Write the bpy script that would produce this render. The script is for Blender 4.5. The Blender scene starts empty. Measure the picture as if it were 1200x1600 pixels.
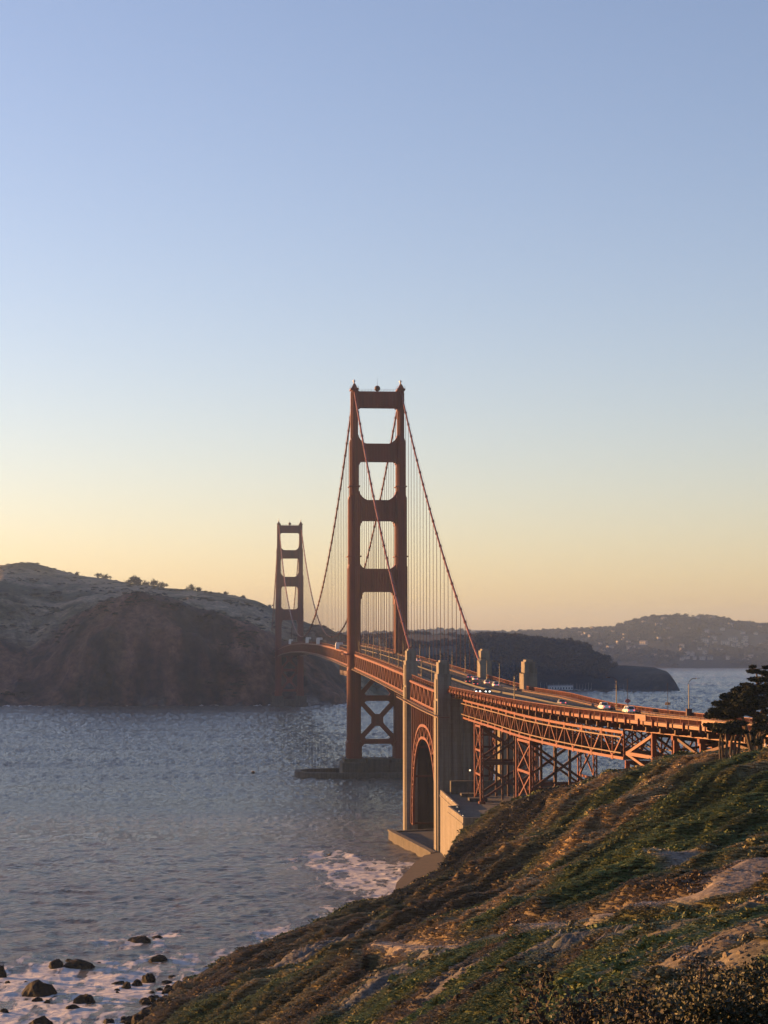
import bpy, bmesh, math, random
import numpy as np
from mathutils import Vector, Matrix
random.seed(7); rng = np.random.default_rng(11)
R = math.radians
scene = bpy.context.scene
C = scene.collection

# ---------------------------------------------------------------- camera
F_PX, CAMX, CAMY, CAMZ, YAW, PITCH = 3030.0, -96.55, -1130.0, 75.5, .0887, .0686
cam_d = bpy.data.cameras.new('camera'); cam = bpy.data.objects.new('camera', cam_d); C.objects.link(cam)
cam_d.sensor_fit = 'VERTICAL'; cam_d.sensor_height = 24; cam_d.lens = 24*F_PX/1600
cam_d.clip_start = .5; cam_d.clip_end = 60000
cam.location = (CAMX, CAMY, CAMZ); cam.rotation_euler = (math.pi/2+PITCH, 0, -YAW)
scene.camera = cam

# ---------------------------------------------------------------- sky, sun, exposure
SUN_EL, SUN_AZ = R(6.0), R(-60.0)          # azimuth from +Y towards +X
w = bpy.data.worlds.new('World'); scene.world = w; w.use_nodes = True
nt = w.node_tree; nt.nodes.clear()
sky = nt.nodes.new('ShaderNodeTexSky'); sky.sky_type = 'NISHITA'; sky.sun_disc = False
sky.sun_elevation = SUN_EL; sky.sun_rotation = SUN_AZ
sky.altitude = 0; sky.air_density = 1.0; sky.dust_density = .6; sky.ozone_density = 1.5
bg = nt.nodes.new('ShaderNodeBackground'); bg.inputs['Strength'].default_value = .08
out = nt.nodes.new('ShaderNodeOutputWorld')
tint = nt.nodes.new('ShaderNodeVectorMath'); tint.operation = 'MULTIPLY'; tint.inputs[1].default_value = (1.06, .925, 1.11)
nt.links.new(sky.outputs[0], tint.inputs[0]); nt.links.new(tint.outputs[0], bg.inputs[0]); nt.links.new(bg.outputs[0], out.inputs[0])
sd = bpy.data.lights.new('sun', 'SUN'); sd.energy = 4.8; sd.angle = R(.5); sd.color = (1, .47, .14)
so = bpy.data.objects.new('sun', sd); C.objects.link(so)
sv = Vector((math.sin(SUN_AZ)*math.cos(SUN_EL), math.cos(SUN_AZ)*math.cos(SUN_EL), math.sin(SUN_EL)))
so.rotation_euler = sv.to_track_quat('Z', 'Y').to_euler()
so.location = (-400, -400, 400)
vs = scene.view_settings; vs.view_transform = 'Standard'; vs.look = 'None'; vs.gamma = 1; vs.exposure = 1.75
scene.cycles.max_bounces = 6; scene.cycles.volume_bounces = 0; scene.cycles.transparent_max_bounces = 8

# ---------------------------------------------------------------- pixel ray helpers (find where things of the place stand)
CP = np.array([CAMX, CAMY, CAMZ])
def ray(px, py):
    px = np.asarray(px, float); py = np.asarray(py, float)
    r = (px-600)/F_PX; u = (800-py)/F_PX
    fw = math.cos(PITCH)-u*math.sin(PITCH); up = math.sin(PITCH)+u*math.cos(PITCH)
    return np.stack([r*math.cos(YAW)+fw*math.sin(YAW), -r*math.sin(YAW)+fw*math.cos(YAW), up], -1)
def at_z(px, py, z): d = ray(px, py); return CP+d*((z-CAMZ)/d[2])
def at_d(px, py, D): d = ray(px, py); return CP+d*(D/math.hypot(d[0], d[1]))
def at_x(px, py, x): d = ray(px, py); return CP+d*((x-CAMX)/d[0])

# ---------------------------------------------------------------- noise
def _hash(ix, iy, seed):
    h = (ix.astype(np.int64)*374761393+iy.astype(np.int64)*668265263+seed*1442695041) & 0xFFFFFFFF
    h = ((h ^ (h >> 13))*1274126177) & 0xFFFFFFFF
    return ((h ^ (h >> 16)) & 0xFFFF)/65535.0
def vnoise(x, y, seed=0):
    ix = np.floor(x); iy = np.floor(y); fx = x-ix; fy = y-iy
    fx = fx*fx*fx*(fx*(fx*6-15)+10); fy = fy*fy*fy*(fy*(fy*6-15)+10)
    a = _hash(ix, iy, seed); b = _hash(ix+1, iy, seed); c = _hash(ix, iy+1, seed); d = _hash(ix+1, iy+1, seed)
    return (a+(b-a)*fx)*(1-fy)+(c+(d-c)*fx)*fy
def fbm(x, y, oct=4, seed=0, ridged=False):
    s = 0; a = 1; t = 0
    for o in range(oct):
        n = vnoise(x, y, seed+o*17)
        if ridged: n = 1-abs(2*n-1)
        s = s+a*n; t += a; a *= .5
        x, y = (x*1.6+y*1.2)*1.03+5.3, (-x*1.2+y*1.6)*1.03+1.7
    return s/t*2-1

# ---------------------------------------------------------------- object helpers
def tag(o, label=None, cat=None, group=None, kind=None):
    for k, v in (('label', label), ('category', cat), ('group', group), ('kind', kind)):
        if v: o[k] = v
    return o
def empty(name, loc=(0, 0, 0), rz=0):
    o = bpy.data.objects.new(name, None); C.objects.link(o); o.location = loc; o.rotation_euler = (0, 0, rz)
    o.empty_display_size = 1; return o
def link_mesh(name, verts, faces, m, parent=None, smooth=False):
    me = bpy.data.meshes.new(name); me.from_pydata([tuple(map(float, v)) for v in verts] if not isinstance(verts, np.ndarray) else verts.tolist(), [], faces if not isinstance(faces, np.ndarray) else faces.tolist())
    me.validate(); me.update()
    if m: me.materials.append(m)
    if smooth: me.polygons.foreach_set('use_smooth', [True]*len(me.polygons))
    o = bpy.data.objects.new(name, me); C.objects.link(o)
    if parent: o.parent = parent
    return o
class MB:
    def __init__(s): s.v = []; s.f = []
    def add(s, vs_, fs):
        n = len(s.v); s.v += [tuple(p) for p in vs_]; s.f += [tuple(i+n for i in f) for f in fs]
    def box(s, x0, x1, y0, y1, z0, z1):
        s.add([(x0, y0, z0), (x1, y0, z0), (x1, y1, z0), (x0, y1, z0), (x0, y0, z1), (x1, y0, z1), (x1, y1, z1), (x0, y1, z1)],
              [(3, 2, 1, 0), (4, 5, 6, 7), (0, 1, 5, 4), (1, 2, 6, 5), (2, 3, 7, 6), (3, 0, 4, 7)])
    def beam(s, p, q, wd, hd, up=(0, 0, 1)):
        p = Vector(p); q = Vector(q); d = (q-p)
        if d.length < 1e-6: return
        d.normalize(); u = Vector(up)
        if abs(d.dot(u)) > .98: u = Vector((0, 1, 0)) if abs(d.y) < .9 else Vector((1, 0, 0))
        sx = d.cross(u).normalized()*wd/2; sz = sx.normalized().cross(d).normalized()*hd/2
        s.add([p-sx-sz, p+sx-sz, p+sx+sz, p-sx+sz, q-sx-sz, q+sx-sz, q+sx+sz, q-sx+sz],
              [(0, 1, 2, 3), (7, 6, 5, 4), (0, 4, 5, 1), (1, 5, 6, 2), (2, 6, 7, 3), (3, 7, 4, 0)])
    def tube(s, pts, rad, n=8):
        rs = rad if hasattr(rad, '__len__') else [rad]*len(pts)
        P = [Vector(p) for p in pts]; vs_ = []; fs = []
        for i, p in enumerate(P):
            d = (P[min(i+1, len(P)-1)]-P[max(i-1, 0)]).normalized()
            u = Vector((0, 0, 1)) if abs(d.z) < .9 else Vector((1, 0, 0))
            a = d.cross(u).normalized(); b = a.cross(d)
            vs_ += [p+(a*math.cos(2*math.pi*k/n)+b*math.sin(2*math.pi*k/n))*rs[i] for k in range(n)]
        for i in range(len(P)-1):
            for k in range(n):
                fs.append((i*n+k, i*n+(k+1) % n, (i+1)*n+(k+1) % n, (i+1)*n+k))
        fs += [tuple(range(n-1, -1, -1)), tuple((len(P)-1)*n+k for k in range(n))]
        s.add(vs_, fs)
    def prism(s, poly, a0, a1, axis='y'):
        n = len(poly)
        def mk(u, v, a): return {'y': (u, a, v), 'x': (a, u, v), 'z': (u, v, a)}[axis]
        s.add([mk(u, v, a0) for u, v in poly]+[mk(u, v, a1) for u, v in poly],
              [tuple(range(n)), tuple(range(2*n-1, n-1, -1))]+[(i, i+n, (i+1) % n+n, (i+1) % n) for i in range(n)])
    def sphere(s, c, r, n=12, m_=8, sq=1):
        vs_ = [(c[0], c[1], c[2]-r*sq)]; fs = []
        for j in range(1, m_):
            t = math.pi*j/m_
            for k in range(n): vs_.append((c[0]+r*math.sin(t)*math.cos(2*math.pi*k/n), c[1]+r*math.sin(t)*math.sin(2*math.pi*k/n), c[2]-r*sq*math.cos(t)))
        vs_.append((c[0], c[1], c[2]+r*sq)); L = len(vs_)-1
        for k in range(n):
            fs.append((0, 1+(k+1) % n, 1+k)); fs.append((L, L-n+k, L-n+(k+1) % n))
            for j in range(m_-2):
                a = 1+j*n; fs.append((a+k, a+(k+1) % n, a+n+(k+1) % n, a+n+k))
        s.add(vs_, fs)
    def build(s, name, m, parent=None, smooth=False):
        return link_mesh(name, s.v, s.f, m, parent, smooth)
def copy_tree(o, parent=None):
    c = o.copy(); C.objects.link(c)
    if parent: c.parent = parent
    for ch in [x for x in bpy.data.objects if x.parent == o]: copy_tree(ch, c)
    return c

# ---------------------------------------------------------------- materials
def mat(name, col, rough=.6, metal=0, var=0, vscale=1., col2=None, bump=0, bscale=None, streak=False, spec=None, detail=5):
    m = bpy.data.materials.new(name); m.use_nodes = True; n = m.node_tree; b = n.nodes['Principled BSDF']
    b.inputs['Base Color'].default_value = (*col, 1); b.inputs['Roughness'].default_value = rough; b.inputs['Metallic'].default_value = metal
    if spec is not None: b.inputs['Specular IOR Level'].default_value = spec
    if var or col2 or bump:
        tc = n.nodes.new('ShaderNodeTexCoord'); mp = n.nodes.new('ShaderNodeMapping'); n.links.new(tc.outputs['Object'], mp.inputs[0])
        if streak: mp.inputs['Scale'].default_value = (1, 1, .12)
    if var or col2:
        nz = n.nodes.new('ShaderNodeTexNoise'); nz.inputs['Scale'].default_value = vscale; nz.inputs['Detail'].default_value = detail; nz.inputs['Roughness'].default_value = .65
        n.links.new(mp.outputs[0], nz.inputs['Vector'])
        cr = n.nodes.new('ShaderNodeValToRGB'); c2 = col2 or tuple(c*(1-var) for c in col)
        cr.color_ramp.elements[0].position = .35; cr.color_ramp.elements[1].position = .65
        cr.color_ramp.elements[0].color = (*c2, 1); cr.color_ramp.elements[1].color = (*[min(1, c*(1+(var if not col2 else 0)*.5)) for c in col], 1)
        n.links.new(nz.outputs[0], cr.inputs[0]); n.links.new(cr.outputs[0], b.inputs['Base Color'])
    if bump:
        nb = n.nodes.new('ShaderNodeTexNoise'); nb.inputs['Scale'].default_value = bscale or vscale*3; nb.inputs['Detail'].default_value = 6
        n.links.new(mp.outputs[0], nb.inputs['Vector']); bp = n.nodes.new('ShaderNodeBump'); bp.inputs['Strength'].default_value = bump; bp.inputs['Distance'].default_value = .3/ (bscale or vscale*3)
        n.links.new(nb.outputs[0], bp.inputs['Height']); n.links.new(bp.outputs[0], b.inputs['Normal'])
    return m
def board_marks(m, w_=2.4, h_=1.5, dark=.72):
    n = m.node_tree; b = n.nodes['Principled BSDF']; src = b.inputs['Base Color'].links[0].from_socket
    tc = n.nodes.new('ShaderNodeTexCoord'); sp = n.nodes.new('ShaderNodeSeparateXYZ'); n.links.new(tc.outputs['Object'], sp.inputs[0])
    ad = n.nodes.new('ShaderNodeMath'); n.links.new(sp.outputs[0], ad.inputs[0]); n.links.new(sp.outputs[1], ad.inputs[1])
    cb = n.nodes.new('ShaderNodeCombineXYZ'); n.links.new(ad.outputs[0], cb.inputs[0]); n.links.new(sp.outputs[2], cb.inputs[1])
    bt = n.nodes.new('ShaderNodeTexBrick'); bt.inputs['Scale'].default_value = 1; bt.inputs['Brick Width'].default_value = w_; bt.inputs['Row Height'].default_value = h_; bt.inputs['Mortar Size'].default_value = .05; bt.inputs['Mortar Smooth'].default_value = .6
    bt.inputs['Color1'].default_value = (1, 1, 1, 1); bt.inputs['Color2'].default_value = (.84, .84, .84, 1); bt.inputs['Mortar'].default_value = (dark, dark*.96, dark*.92, 1); n.links.new(cb.outputs[0], bt.inputs[0])
    mx = n.nodes.new('ShaderNodeVectorMath'); mx.operation = 'MULTIPLY'; n.links.new(src, mx.inputs[0]); n.links.new(bt.outputs[0], mx.inputs[1])
    # long rust and water streaks
    mp = n.nodes.new('ShaderNodeMapping'); mp.inputs['Scale'].default_value = (.9, .9, .035); n.links.new(tc.outputs['Object'], mp.inputs[0]); nz = n.nodes.new('ShaderNodeTexNoise'); nz.inputs['Scale'].default_value = 1; nz.inputs['Detail'].default_value = 5; n.links.new(mp.outputs[0], nz.inputs[0])
    cr = n.nodes.new('ShaderNodeValToRGB'); cr.color_ramp.elements[0].position = .38; cr.color_ramp.elements[1].position = .56; cr.color_ramp.elements[0].color = (.72, .67, .62, 1); cr.color_ramp.elements[1].color = (1, 1, 1, 1); n.links.new(nz.outputs[0], cr.inputs[0])
    m2 = n.nodes.new('ShaderNodeVectorMath'); m2.operation = 'MULTIPLY'; n.links.new(mx.outputs[0], m2.inputs[0]); n.links.new(cr.outputs[0], m2.inputs[1]); n.links.new(m2.outputs[0], b.inputs['Base Color'])
def emis(name, col, st):
    m = bpy.data.materials.new(name); m.use_nodes = True; b = m.node_tree.nodes['Principled BSDF']
    b.inputs['Base Color'].default_value = (*col, 1); b.inputs['Emission Color'].default_value = (*col, 1); b.inputs['Emission Strength'].default_value = st
    return m
def attr_mat(name, attr, rough=.9, bump=.6, bscale=.5, mul_scale=.3, spec=.2, typ='GEOMETRY', fine=None):
    m = bpy.data.materials.new(name); m.use_nodes = True; n = m.node_tree; b = n.nodes['Principled BSDF']
    b.inputs['Roughness'].default_value = rough; b.inputs['Specular IOR Level'].default_value = spec
    at = n.nodes.new('ShaderNodeAttribute'); at.attribute_name = attr; at.attribute_type = typ
    tc = n.nodes.new('ShaderNodeTexCoord'); nz = n.nodes.new('ShaderNodeTexNoise'); nz.inputs['Scale'].default_value = mul_scale; nz.inputs['Detail'].default_value = 8; nz.inputs['Roughness'].default_value = .7
    n.links.new(tc.outputs['Object'], nz.inputs['Vector'])
    mr = n.nodes.new('ShaderNodeMapRange'); mr.inputs[1].default_value = .3; mr.inputs[2].default_value = .7; mr.inputs[3].default_value = .5; mr.inputs[4].default_value = 1.5
    n.links.new(nz.outputs[0], mr.inputs[0])
    mx = n.nodes.new('ShaderNodeVectorMath'); mx.operation = 'SCALE'; n.links.new(at.outputs['Color'], mx.inputs[0]); n.links.new(mr.outputs[0], mx.inputs['Scale'])
    last = mx
    if fine:
        n3 = n.nodes.new('ShaderNodeTexNoise'); n3.inputs['Scale'].default_value = fine; n3.inputs['Detail'].default_value = 6; n3.inputs['Roughness'].default_value = .75; n.links.new(tc.outputs['Object'], n3.inputs['Vector'])
        m3 = n.nodes.new('ShaderNodeMapRange'); m3.inputs[1].default_value = .36; m3.inputs[2].default_value = .64; m3.inputs[3].default_value = .5; m3.inputs[4].default_value = 1.5; n.links.new(n3.outputs[0], m3.inputs[0])
        last = n.nodes.new('ShaderNodeVectorMath'); last.operation = 'SCALE'; n.links.new(mx.outputs[0], last.inputs[0]); n.links.new(m3.outputs[0], last.inputs['Scale'])
    n.links.new(last.outputs[0], b.inputs['Base Color'])
    if bump:
        nb = n.nodes.new('ShaderNodeTexNoise'); nb.inputs['Scale'].default_value = bscale; nb.inputs['Detail'].default_value = 8
        n.links.new(tc.outputs['Object'], nb.inputs['Vector']); bp = n.nodes.new('ShaderNodeBump'); bp.inputs['Strength'].default_value = bump; bp.inputs['Distance'].default_value = .25/bscale
        n.links.new(nb.outputs[0], bp.inputs['Height']); n.links.new(bp.outputs[0], b.inputs['Normal'])
    return m
M = {}
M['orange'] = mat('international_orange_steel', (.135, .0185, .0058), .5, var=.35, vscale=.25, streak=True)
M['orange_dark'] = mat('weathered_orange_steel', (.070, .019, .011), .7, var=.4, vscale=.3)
M['tan_pipe'] = mat('faded_tan_steel', (.12, .062, .034), .6, var=.3, vscale=.5)
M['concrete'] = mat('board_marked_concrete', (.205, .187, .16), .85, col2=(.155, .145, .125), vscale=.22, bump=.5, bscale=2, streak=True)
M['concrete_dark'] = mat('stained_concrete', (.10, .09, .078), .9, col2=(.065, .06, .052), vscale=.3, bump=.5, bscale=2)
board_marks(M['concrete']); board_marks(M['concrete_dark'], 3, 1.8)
M['asphalt'] = mat('asphalt', (.035, .035, .036), .85, var=.25, vscale=.5)
M['white'] = mat('white_paint', (.55, .55, .55), .45)
M['black'] = mat('black_rubber', (.02, .02, .02), .7)
M['glass'] = mat('dark_window_glass', (.02, .025, .03), .08)
M['lamp_steel'] = mat('dark_lamp_steel', (.018, .009, .008), .5)
M['brick'] = mat('dark_red_brick', (.09, .042, .03), .9, col2=(.05, .028, .022), vscale=.6, bump=.4, bscale=3)
M['brown_and_shade'] = mat('brown_and_shade_concrete', (.060, .042, .034), .9, col2=(.034, .025, .021), vscale=.3, streak=True); board_marks(M['brown_and_shade'], 6, 2.2)  # own brown of the apron; paints under-arch shade on the far west pylon
M['rock'] = mat('wet_dark_rock', (.011, .009, .0085), .8, col2=(.005, .0045, .004), vscale=.8, bump=1, bscale=1.5, spec=.12)
M['bark'] = mat('grey_brown_bark', (.09, .06, .04), .9, col2=(.045, .03, .02), vscale=2, bump=.8, bscale=5)
M['headlight'] = emis('headlight_glow', (1, .93, .8), 5)
M['taillight'] = emis('taillight_glow', (1, .1, .08), .8)
M['bulb'] = emis('warm_bulb_glow', (1, .8, .55), .45)
def leaf_mat(name, col, col2, vscale=3, typ='noise'):
    m = mat(name, col, .75, col2=col2, vscale=vscale, spec=.15); return m
M['cypress'] = leaf_mat('cypress_foliage', (.018, .024, .011), (.008, .011, .006), .5)

# ---------------------------------------------------------------- haze
def make_haze(density=5.5e-5):
    mb = MB(); mb.box(-13500, 13500, -3000, 14500, -17.5, 345)
    o = mb.build('haze', None); m = bpy.data.materials.new('air_haze'); m.use_nodes = True; n = m.node_tree; n.nodes.clear()
    v = n.nodes.new('ShaderNodeVolumePrincipled'); v.inputs['Color'].default_value = (.36, .54, .88, 1); v.inputs['Density'].default_value = density
    v.inputs['Anisotropy'].default_value = .2
    ou = n.nodes.new('ShaderNodeOutputMaterial'); n.links.new(v.outputs[0], ou.inputs['Volume']); o.data.materials.append(m)
    tag(o, kind='stuff', label='thin evening haze over the strait', cat='haze'); return o
# ================================================================ WATER
FARCHOP = .40
def water():
    # polar grid round the view point: fine near, coarse far
    az = np.concatenate([np.linspace(-70, -9, 60)[:-1], np.linspace(-9, 18, 620), np.linspace(18, 80, 60)[1:]])*math.pi/180
    rr = np.concatenate([np.geomspace(60, 330, 40)[:-1], np.arange(330, 760, 1.1), np.geomspace(760, 2600, 330)[1:], np.geomspace(2600, 7200, 200)[1:], np.geomspace(7200, 14000, 12)[1:]])
    A, D = np.meshgrid(az, rr)
    X = CAMX+np.sin(A)*D; Y = CAMY+np.cos(A)*D
    Yc = np.minimum(Y, 14400)
    fade = np.clip((1500-D)/900, 0, 1)
    # wind swell running roughly towards +X, -Y
    u = X*.45+Y*.9; v = X*.9-Y*.45
    amp = .55*fbm(u/26+.3*fbm(u/60, v/60, 2, 5), v/60, 3, 3)+.42*fbm(u/8., v/16, 3, 9, True)+.22*fbm(u/3.2, v/6, 2, 29, True)
    Z = amp*fade*1.1
    sp_ = np.minimum(np.gradient(rr), 13)[:, None]*np.clip((7000-D)/1500, 0, 1); row = np.arange(len(rr))[:, None]+0*A; bl_ = np.clip((D-650)/600, 0, 1)   # far chop, too small for the bump to survive at this range
    Z = Z+(vnoise(A*1400/2.2, row*.97, 401)-.5+.3*(vnoise(A*1400/9, row*.41, 402)-.5))*1.15*sp_*bl_*FARCHOP
    # swell line refracting round the point in the lower left
    nx, ny = X.shape[1], X.shape[0]
    V = np.stack([X, Yc, Z], -1).reshape(-1, 3)
    i = np.arange((ny-1)*nx).reshape(ny-1, nx)[:, :-1]
    Fc = np.stack([i, i+1, i+nx+1, i+nx], -1).reshape(-1, 4)
    # foam: near the shore of the headland and round the rocks
    ft = terrain_z(V[:, 0], V[:, 1], False)
    shore = np.exp(-np.clip(-ft, 0, None)/2.6)*np.clip((900-D.ravel())/100, 0, 1)
    dr = np.full(len(V), 1e9)
    for (cx, cy, rad) in ROCKS_XY:
        dr = np.minimum(dr, np.hypot(V[:, 0]-cx, V[:, 1]-cy)-rad)
    rock = np.exp(-np.clip(dr, 0, None)/7.)
    surf = np.clip(np.exp(-(((V[:, 0]+44+(V[:, 1]+500)*.10)/18)**2+((V[:, 1]+492)/72)**2))*1.1-.05, 0, 1)*(.75+.5*fbm(V[:, 0]/7, V[:, 1]/22, 3, 91, True))*1.15          # break below the fort wall
    surf2 = np.exp(-(((V[:, 0]+146)/30)**2+((V[:, 1]+722)/26)**2))*1.0       # churned water over the reef
    for (a, b, s_) in ((at_z(60, 1540, 0), 60, .95), (at_z(190, 1550, 0), 38, .9)):
        surf2 = np.maximum(surf2, np.exp(-((V[:, 0]-a[0])**2+((V[:, 1]-a[1])*1.3)**2)/(b/1.6)**2)*s_)
    n1 = fbm(V[:, 0]/9, V[:, 1]/13, 4, 41); n2 = fbm(V[:, 0]/2.5, V[:, 1]/3.5, 3, 57, True)
    m_ = np.maximum.reduce([shore*.8, rock*.75, surf, surf2])
    n3 = fbm(V[:, 0]/4+n1, V[:, 1]/9+n1*2, 4, 63, True)
    foam = np.clip((m_*1.1+n1*.6+n3*.95-.60)*1.6, 0, 1)*np.clip(m_*4, 0, 1)
    far_shore = np.exp(-((D.ravel()-2449)/13)**2)*np.clip((fbm(V[:, 0]/60, V[:, 1]/60, 3, 95)+.25)*3, 0, 1); foam = np.maximum(foam, far_shore)
    # sheltered flat stripes are only ruffle; keep white caps rare
    caps = np.clip((fbm(u.ravel()/7, v.ravel()/14, 3, 77, True)+fbm(u.ravel()/60, v.ravel()/90, 2, 78)*.4-.86)*6, 0, 1)*fade.ravel()*.2
    foam = np.maximum(foam, caps)
    o = link_mesh('sea', V, Fc, None, smooth=True)
    o.data.attributes.new('foam', 'FLOAT', 'POINT').data.foreach_set('value', foam.astype(np.float32))
    m = bpy.data.materials.new('sea_water'); m.use_nodes = True; n = m.node_tree; b = n.nodes['Principled BSDF']
    b.inputs['Base Color'].default_value = (.10, .086, .066, 1); b.inputs['Roughness'].default_value = .16; b.inputs['IOR'].default_value = 1.33
    at = n.nodes.new('ShaderNodeAttribute'); at.attribute_name = 'foam'
    tc = n.nodes.new('ShaderNodeTexCoord')
    def noise(scale, det, sc):
        mp = n.nodes.new('ShaderNodeMapping'); mp.inputs['Rotation'].default_value = (0, 0, R(27)); mp.inputs['Scale'].default_value = sc
        n.links.new(tc.outputs['Object'], mp.inputs[0]); z = n.nodes.new('ShaderNodeTexNoise'); z.inputs['Scale'].default_value = scale; z.inputs['Detail'].default_value = det; z.inputs['Roughness'].default_value = .62
        n.links.new(mp.outputs[0], z.inputs['Vector']); return z.outputs[0]
    def math_(op, a, c):
        q = n.nodes.new('ShaderNodeMath'); q.operation = op
        for k, x in enumerate((a, c)):
            if isinstance(x, (int, float)): q.inputs[k].default_value = x
            else: n.links.new(x, q.inputs[k])
        return q.outputs[0]
    h = math_('ADD', math_('MULTIPLY', noise(.62, 9, (.45, 1, 1)), 2.0), math_('ADD', math_('MULTIPLY', noise(.11, 4, (.4, 1, 1)), 1.6), math_('MULTIPLY', noise(.035, 3, (.5, 1, 1)), 1.6)))
    bp = n.nodes.new('ShaderNodeBump'); bp.inputs['Strength'].default_value = 1; bp.inputs['Distance'].default_value = .45
    n.links.new(h, bp.inputs['Height']); n.links.new(bp.outputs[0], b.inputs['Normal'])
    # wind patches change the roughness
    mr = n.nodes.new('ShaderNodeMapRange'); mr.inputs[1].default_value = .35; mr.inputs[2].default_value = .65; mr.inputs[3].default_value = .11; mr.inputs[4].default_value = .22
    n.links.new(noise(.008, 3, (.4, 1.4, 1)), mr.inputs[0])
    fn = noise(1.1, 5, (1, 1, 1)); fm = math_('MULTIPLY', at.outputs['Fac'], math_('ADD', fn, .62))
    fr = n.nodes.new('ShaderNodeMapRange'); fr.inputs[1].default_value = .25; fr.inputs[2].default_value = .75; n.links.new(fm, fr.inputs[0])
    mx = n.nodes.new('ShaderNodeMix'); mx.data_type = 'RGBA'; mx.inputs[6].default_value = (.10, .086, .066, 1); mx.inputs[7].default_value = (.50, .50, .51, 1)
    n.links.new(fr.outputs[0], mx.inputs[0]); n.links.new(mx.outputs[2], b.inputs['Base Color'])
    rx = n.nodes.new('ShaderNodeMix'); rx.inputs[3].default_value = .85; n.links.new(fr.outputs[0], rx.inputs[0]); n.links.new(mr.outputs[0], rx.inputs[2]); n.links.new(rx.outputs[0], b.inputs['Roughness'])
    o.data.materials.append(m); tag(o, kind='structure'); return o

# ================================================================ FOREGROUND HILLSIDE (heights fitted through measured points)
HP = [(200,1600,392),(300,1528,436),(345,1500,440),(380,1478,425),(450,1457,440),(500,1437,460),(560,1407,500),(600,1402,528),(650,1378,552),(690,1357,585),
 (700,1330,628),(720,1302,618),(745,1285,600),(770,1263,590),(810,1247,530),(850,1233,500),(880,1229,478),(920,1219,460),(965,1206,440),(1000,1200,420),
 (1022,1187,398),(1050,1182,378),(1100,1179,364),(1150,1177,352),(1200,1168,340),(1300,1160,325),(1500,1150,310),
 (1200,1250,270),(1200,1300,225),(1058,1361,200),(1200,1334,185),(660,1490,235),(742,1471,200),(850,1452,172),(971,1436,150),(1100,1417,140),(1142,1397,140),(1200,1378,110),
 (1200,1440,66),(1100,1470,74),(1000,1500,84),(900,1505,112),(800,1510,146),(700,1520,182),(600,1520,222),(500,1540,262),(450,1530,300),(350,1560,352),
 (250,1600,382),(400,1600,272),(500,1600,215),(600,1600,165),(700,1600,118),(800,1600,84),(900,1600,60),(1000,1590,50),(1100,1575,44),(1200,1560,38),
 (560,1450,410),(700,1400,415),(800,1350,395),(900,1300,368),(1000,1250,338),(1100,1220,318),(800,1285,480),(750,1340,480),(650,1420,425),(900,1243,435),
 (900,1380,262),(1000,1340,262),(1000,1400,188),(780,1420,300),(880,1420,220),(700,1450,290),(550,1490,315),(1350,1300,200),(1350,1420,80),(1600,1300,160)]
HX = [at_d(a, b, D) for a, b, D in HP]
# points given straight in plan: (angle px, distance, height) behind the crest, and off the frame
for a, D, z in [(-300,430,-14),(-300,250,-9),(-600,120,4),(-600,60,38),(0,330,-5),(100,420,-4),(0,600,-12),(300,520,-7),(300,700,-14),(450,600,-8),(560,700,-9),(620,700,-6),(640,760,-8),
 (200,200,14),(0,150,20),(300,100,40),(300,50,58),(600,50,61),(300,20,68.5),(600,12,71.3),(600,24,68.3),(800,34,65.5),(900,12,71.8),(900,24,69),(1200,12,72.2),(1200,24,69.8),(1300,12,72.4),(1500,24,71),(0,8,72.6),(1350,50,67),(1600,50,70),(2200,100,76),(2200,250,72),(1800,330,64),(1600,420,58),
 (1000,600,16),(1150,600,20),(1300,600,30),(900,660,9),(850,720,1),(1000,820,-7),(1200,900,-7),(1500,800,8),(760,660,9),(780,720,1),(900,560,28),(1000,520,36),(1150,480,48),(1500,560,50),(2000,600,50),(2200,900,20)]:
    d = ray(a, 1008); d = d/math.hypot(d[0], d[1]); HX.append(np.array([CAMX+d[0]*D, CAMY+d[1]*D, z]))
HX = np.array(HX+[np.array([CAMX, CAMY, 73.7]), np.array([CAMX-30, CAMY-60, 73]), np.array([CAMX+60, CAMY-100, 78]), np.array([CAMX+250, CAMY-60, 78]), np.array([CAMX-160, CAMY-60, 20]), np.array([CAMX-260, CAMY, -10])])
def _k(r): return r*.9+0*r          # linear kernel: no overshoot
_P = HX[:, :2]/100; _z = HX[:, 2]
_K = np.sqrt(((_P[:, None]-_P[None])**2).sum(-1)+.01); _n = len(_P)
_A = np.zeros((_n+3, _n+3)); _A[:_n, :_n] = _K+np.eye(_n)*-.002; _A[:_n, _n] = 1; _A[:_n, _n+1:] = _P; _A[_n:, :_n] = _A[:_n, _n:].T
_w = np.linalg.solve(_A, np.concatenate([_z, [0, 0, 0]]))
def base_z(x, y):
    x = np.asarray(x, float).ravel()/100; y = np.asarray(y, float).ravel()/100; o_ = _w[_n]+_w[_n+1]*x+_w[_n+2]*y
    for i in range(_n): o_ = o_+_w[i]*np.sqrt((x-_P[i, 0])**2+(y-_P[i, 1])**2+.01)
    return o_
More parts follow.
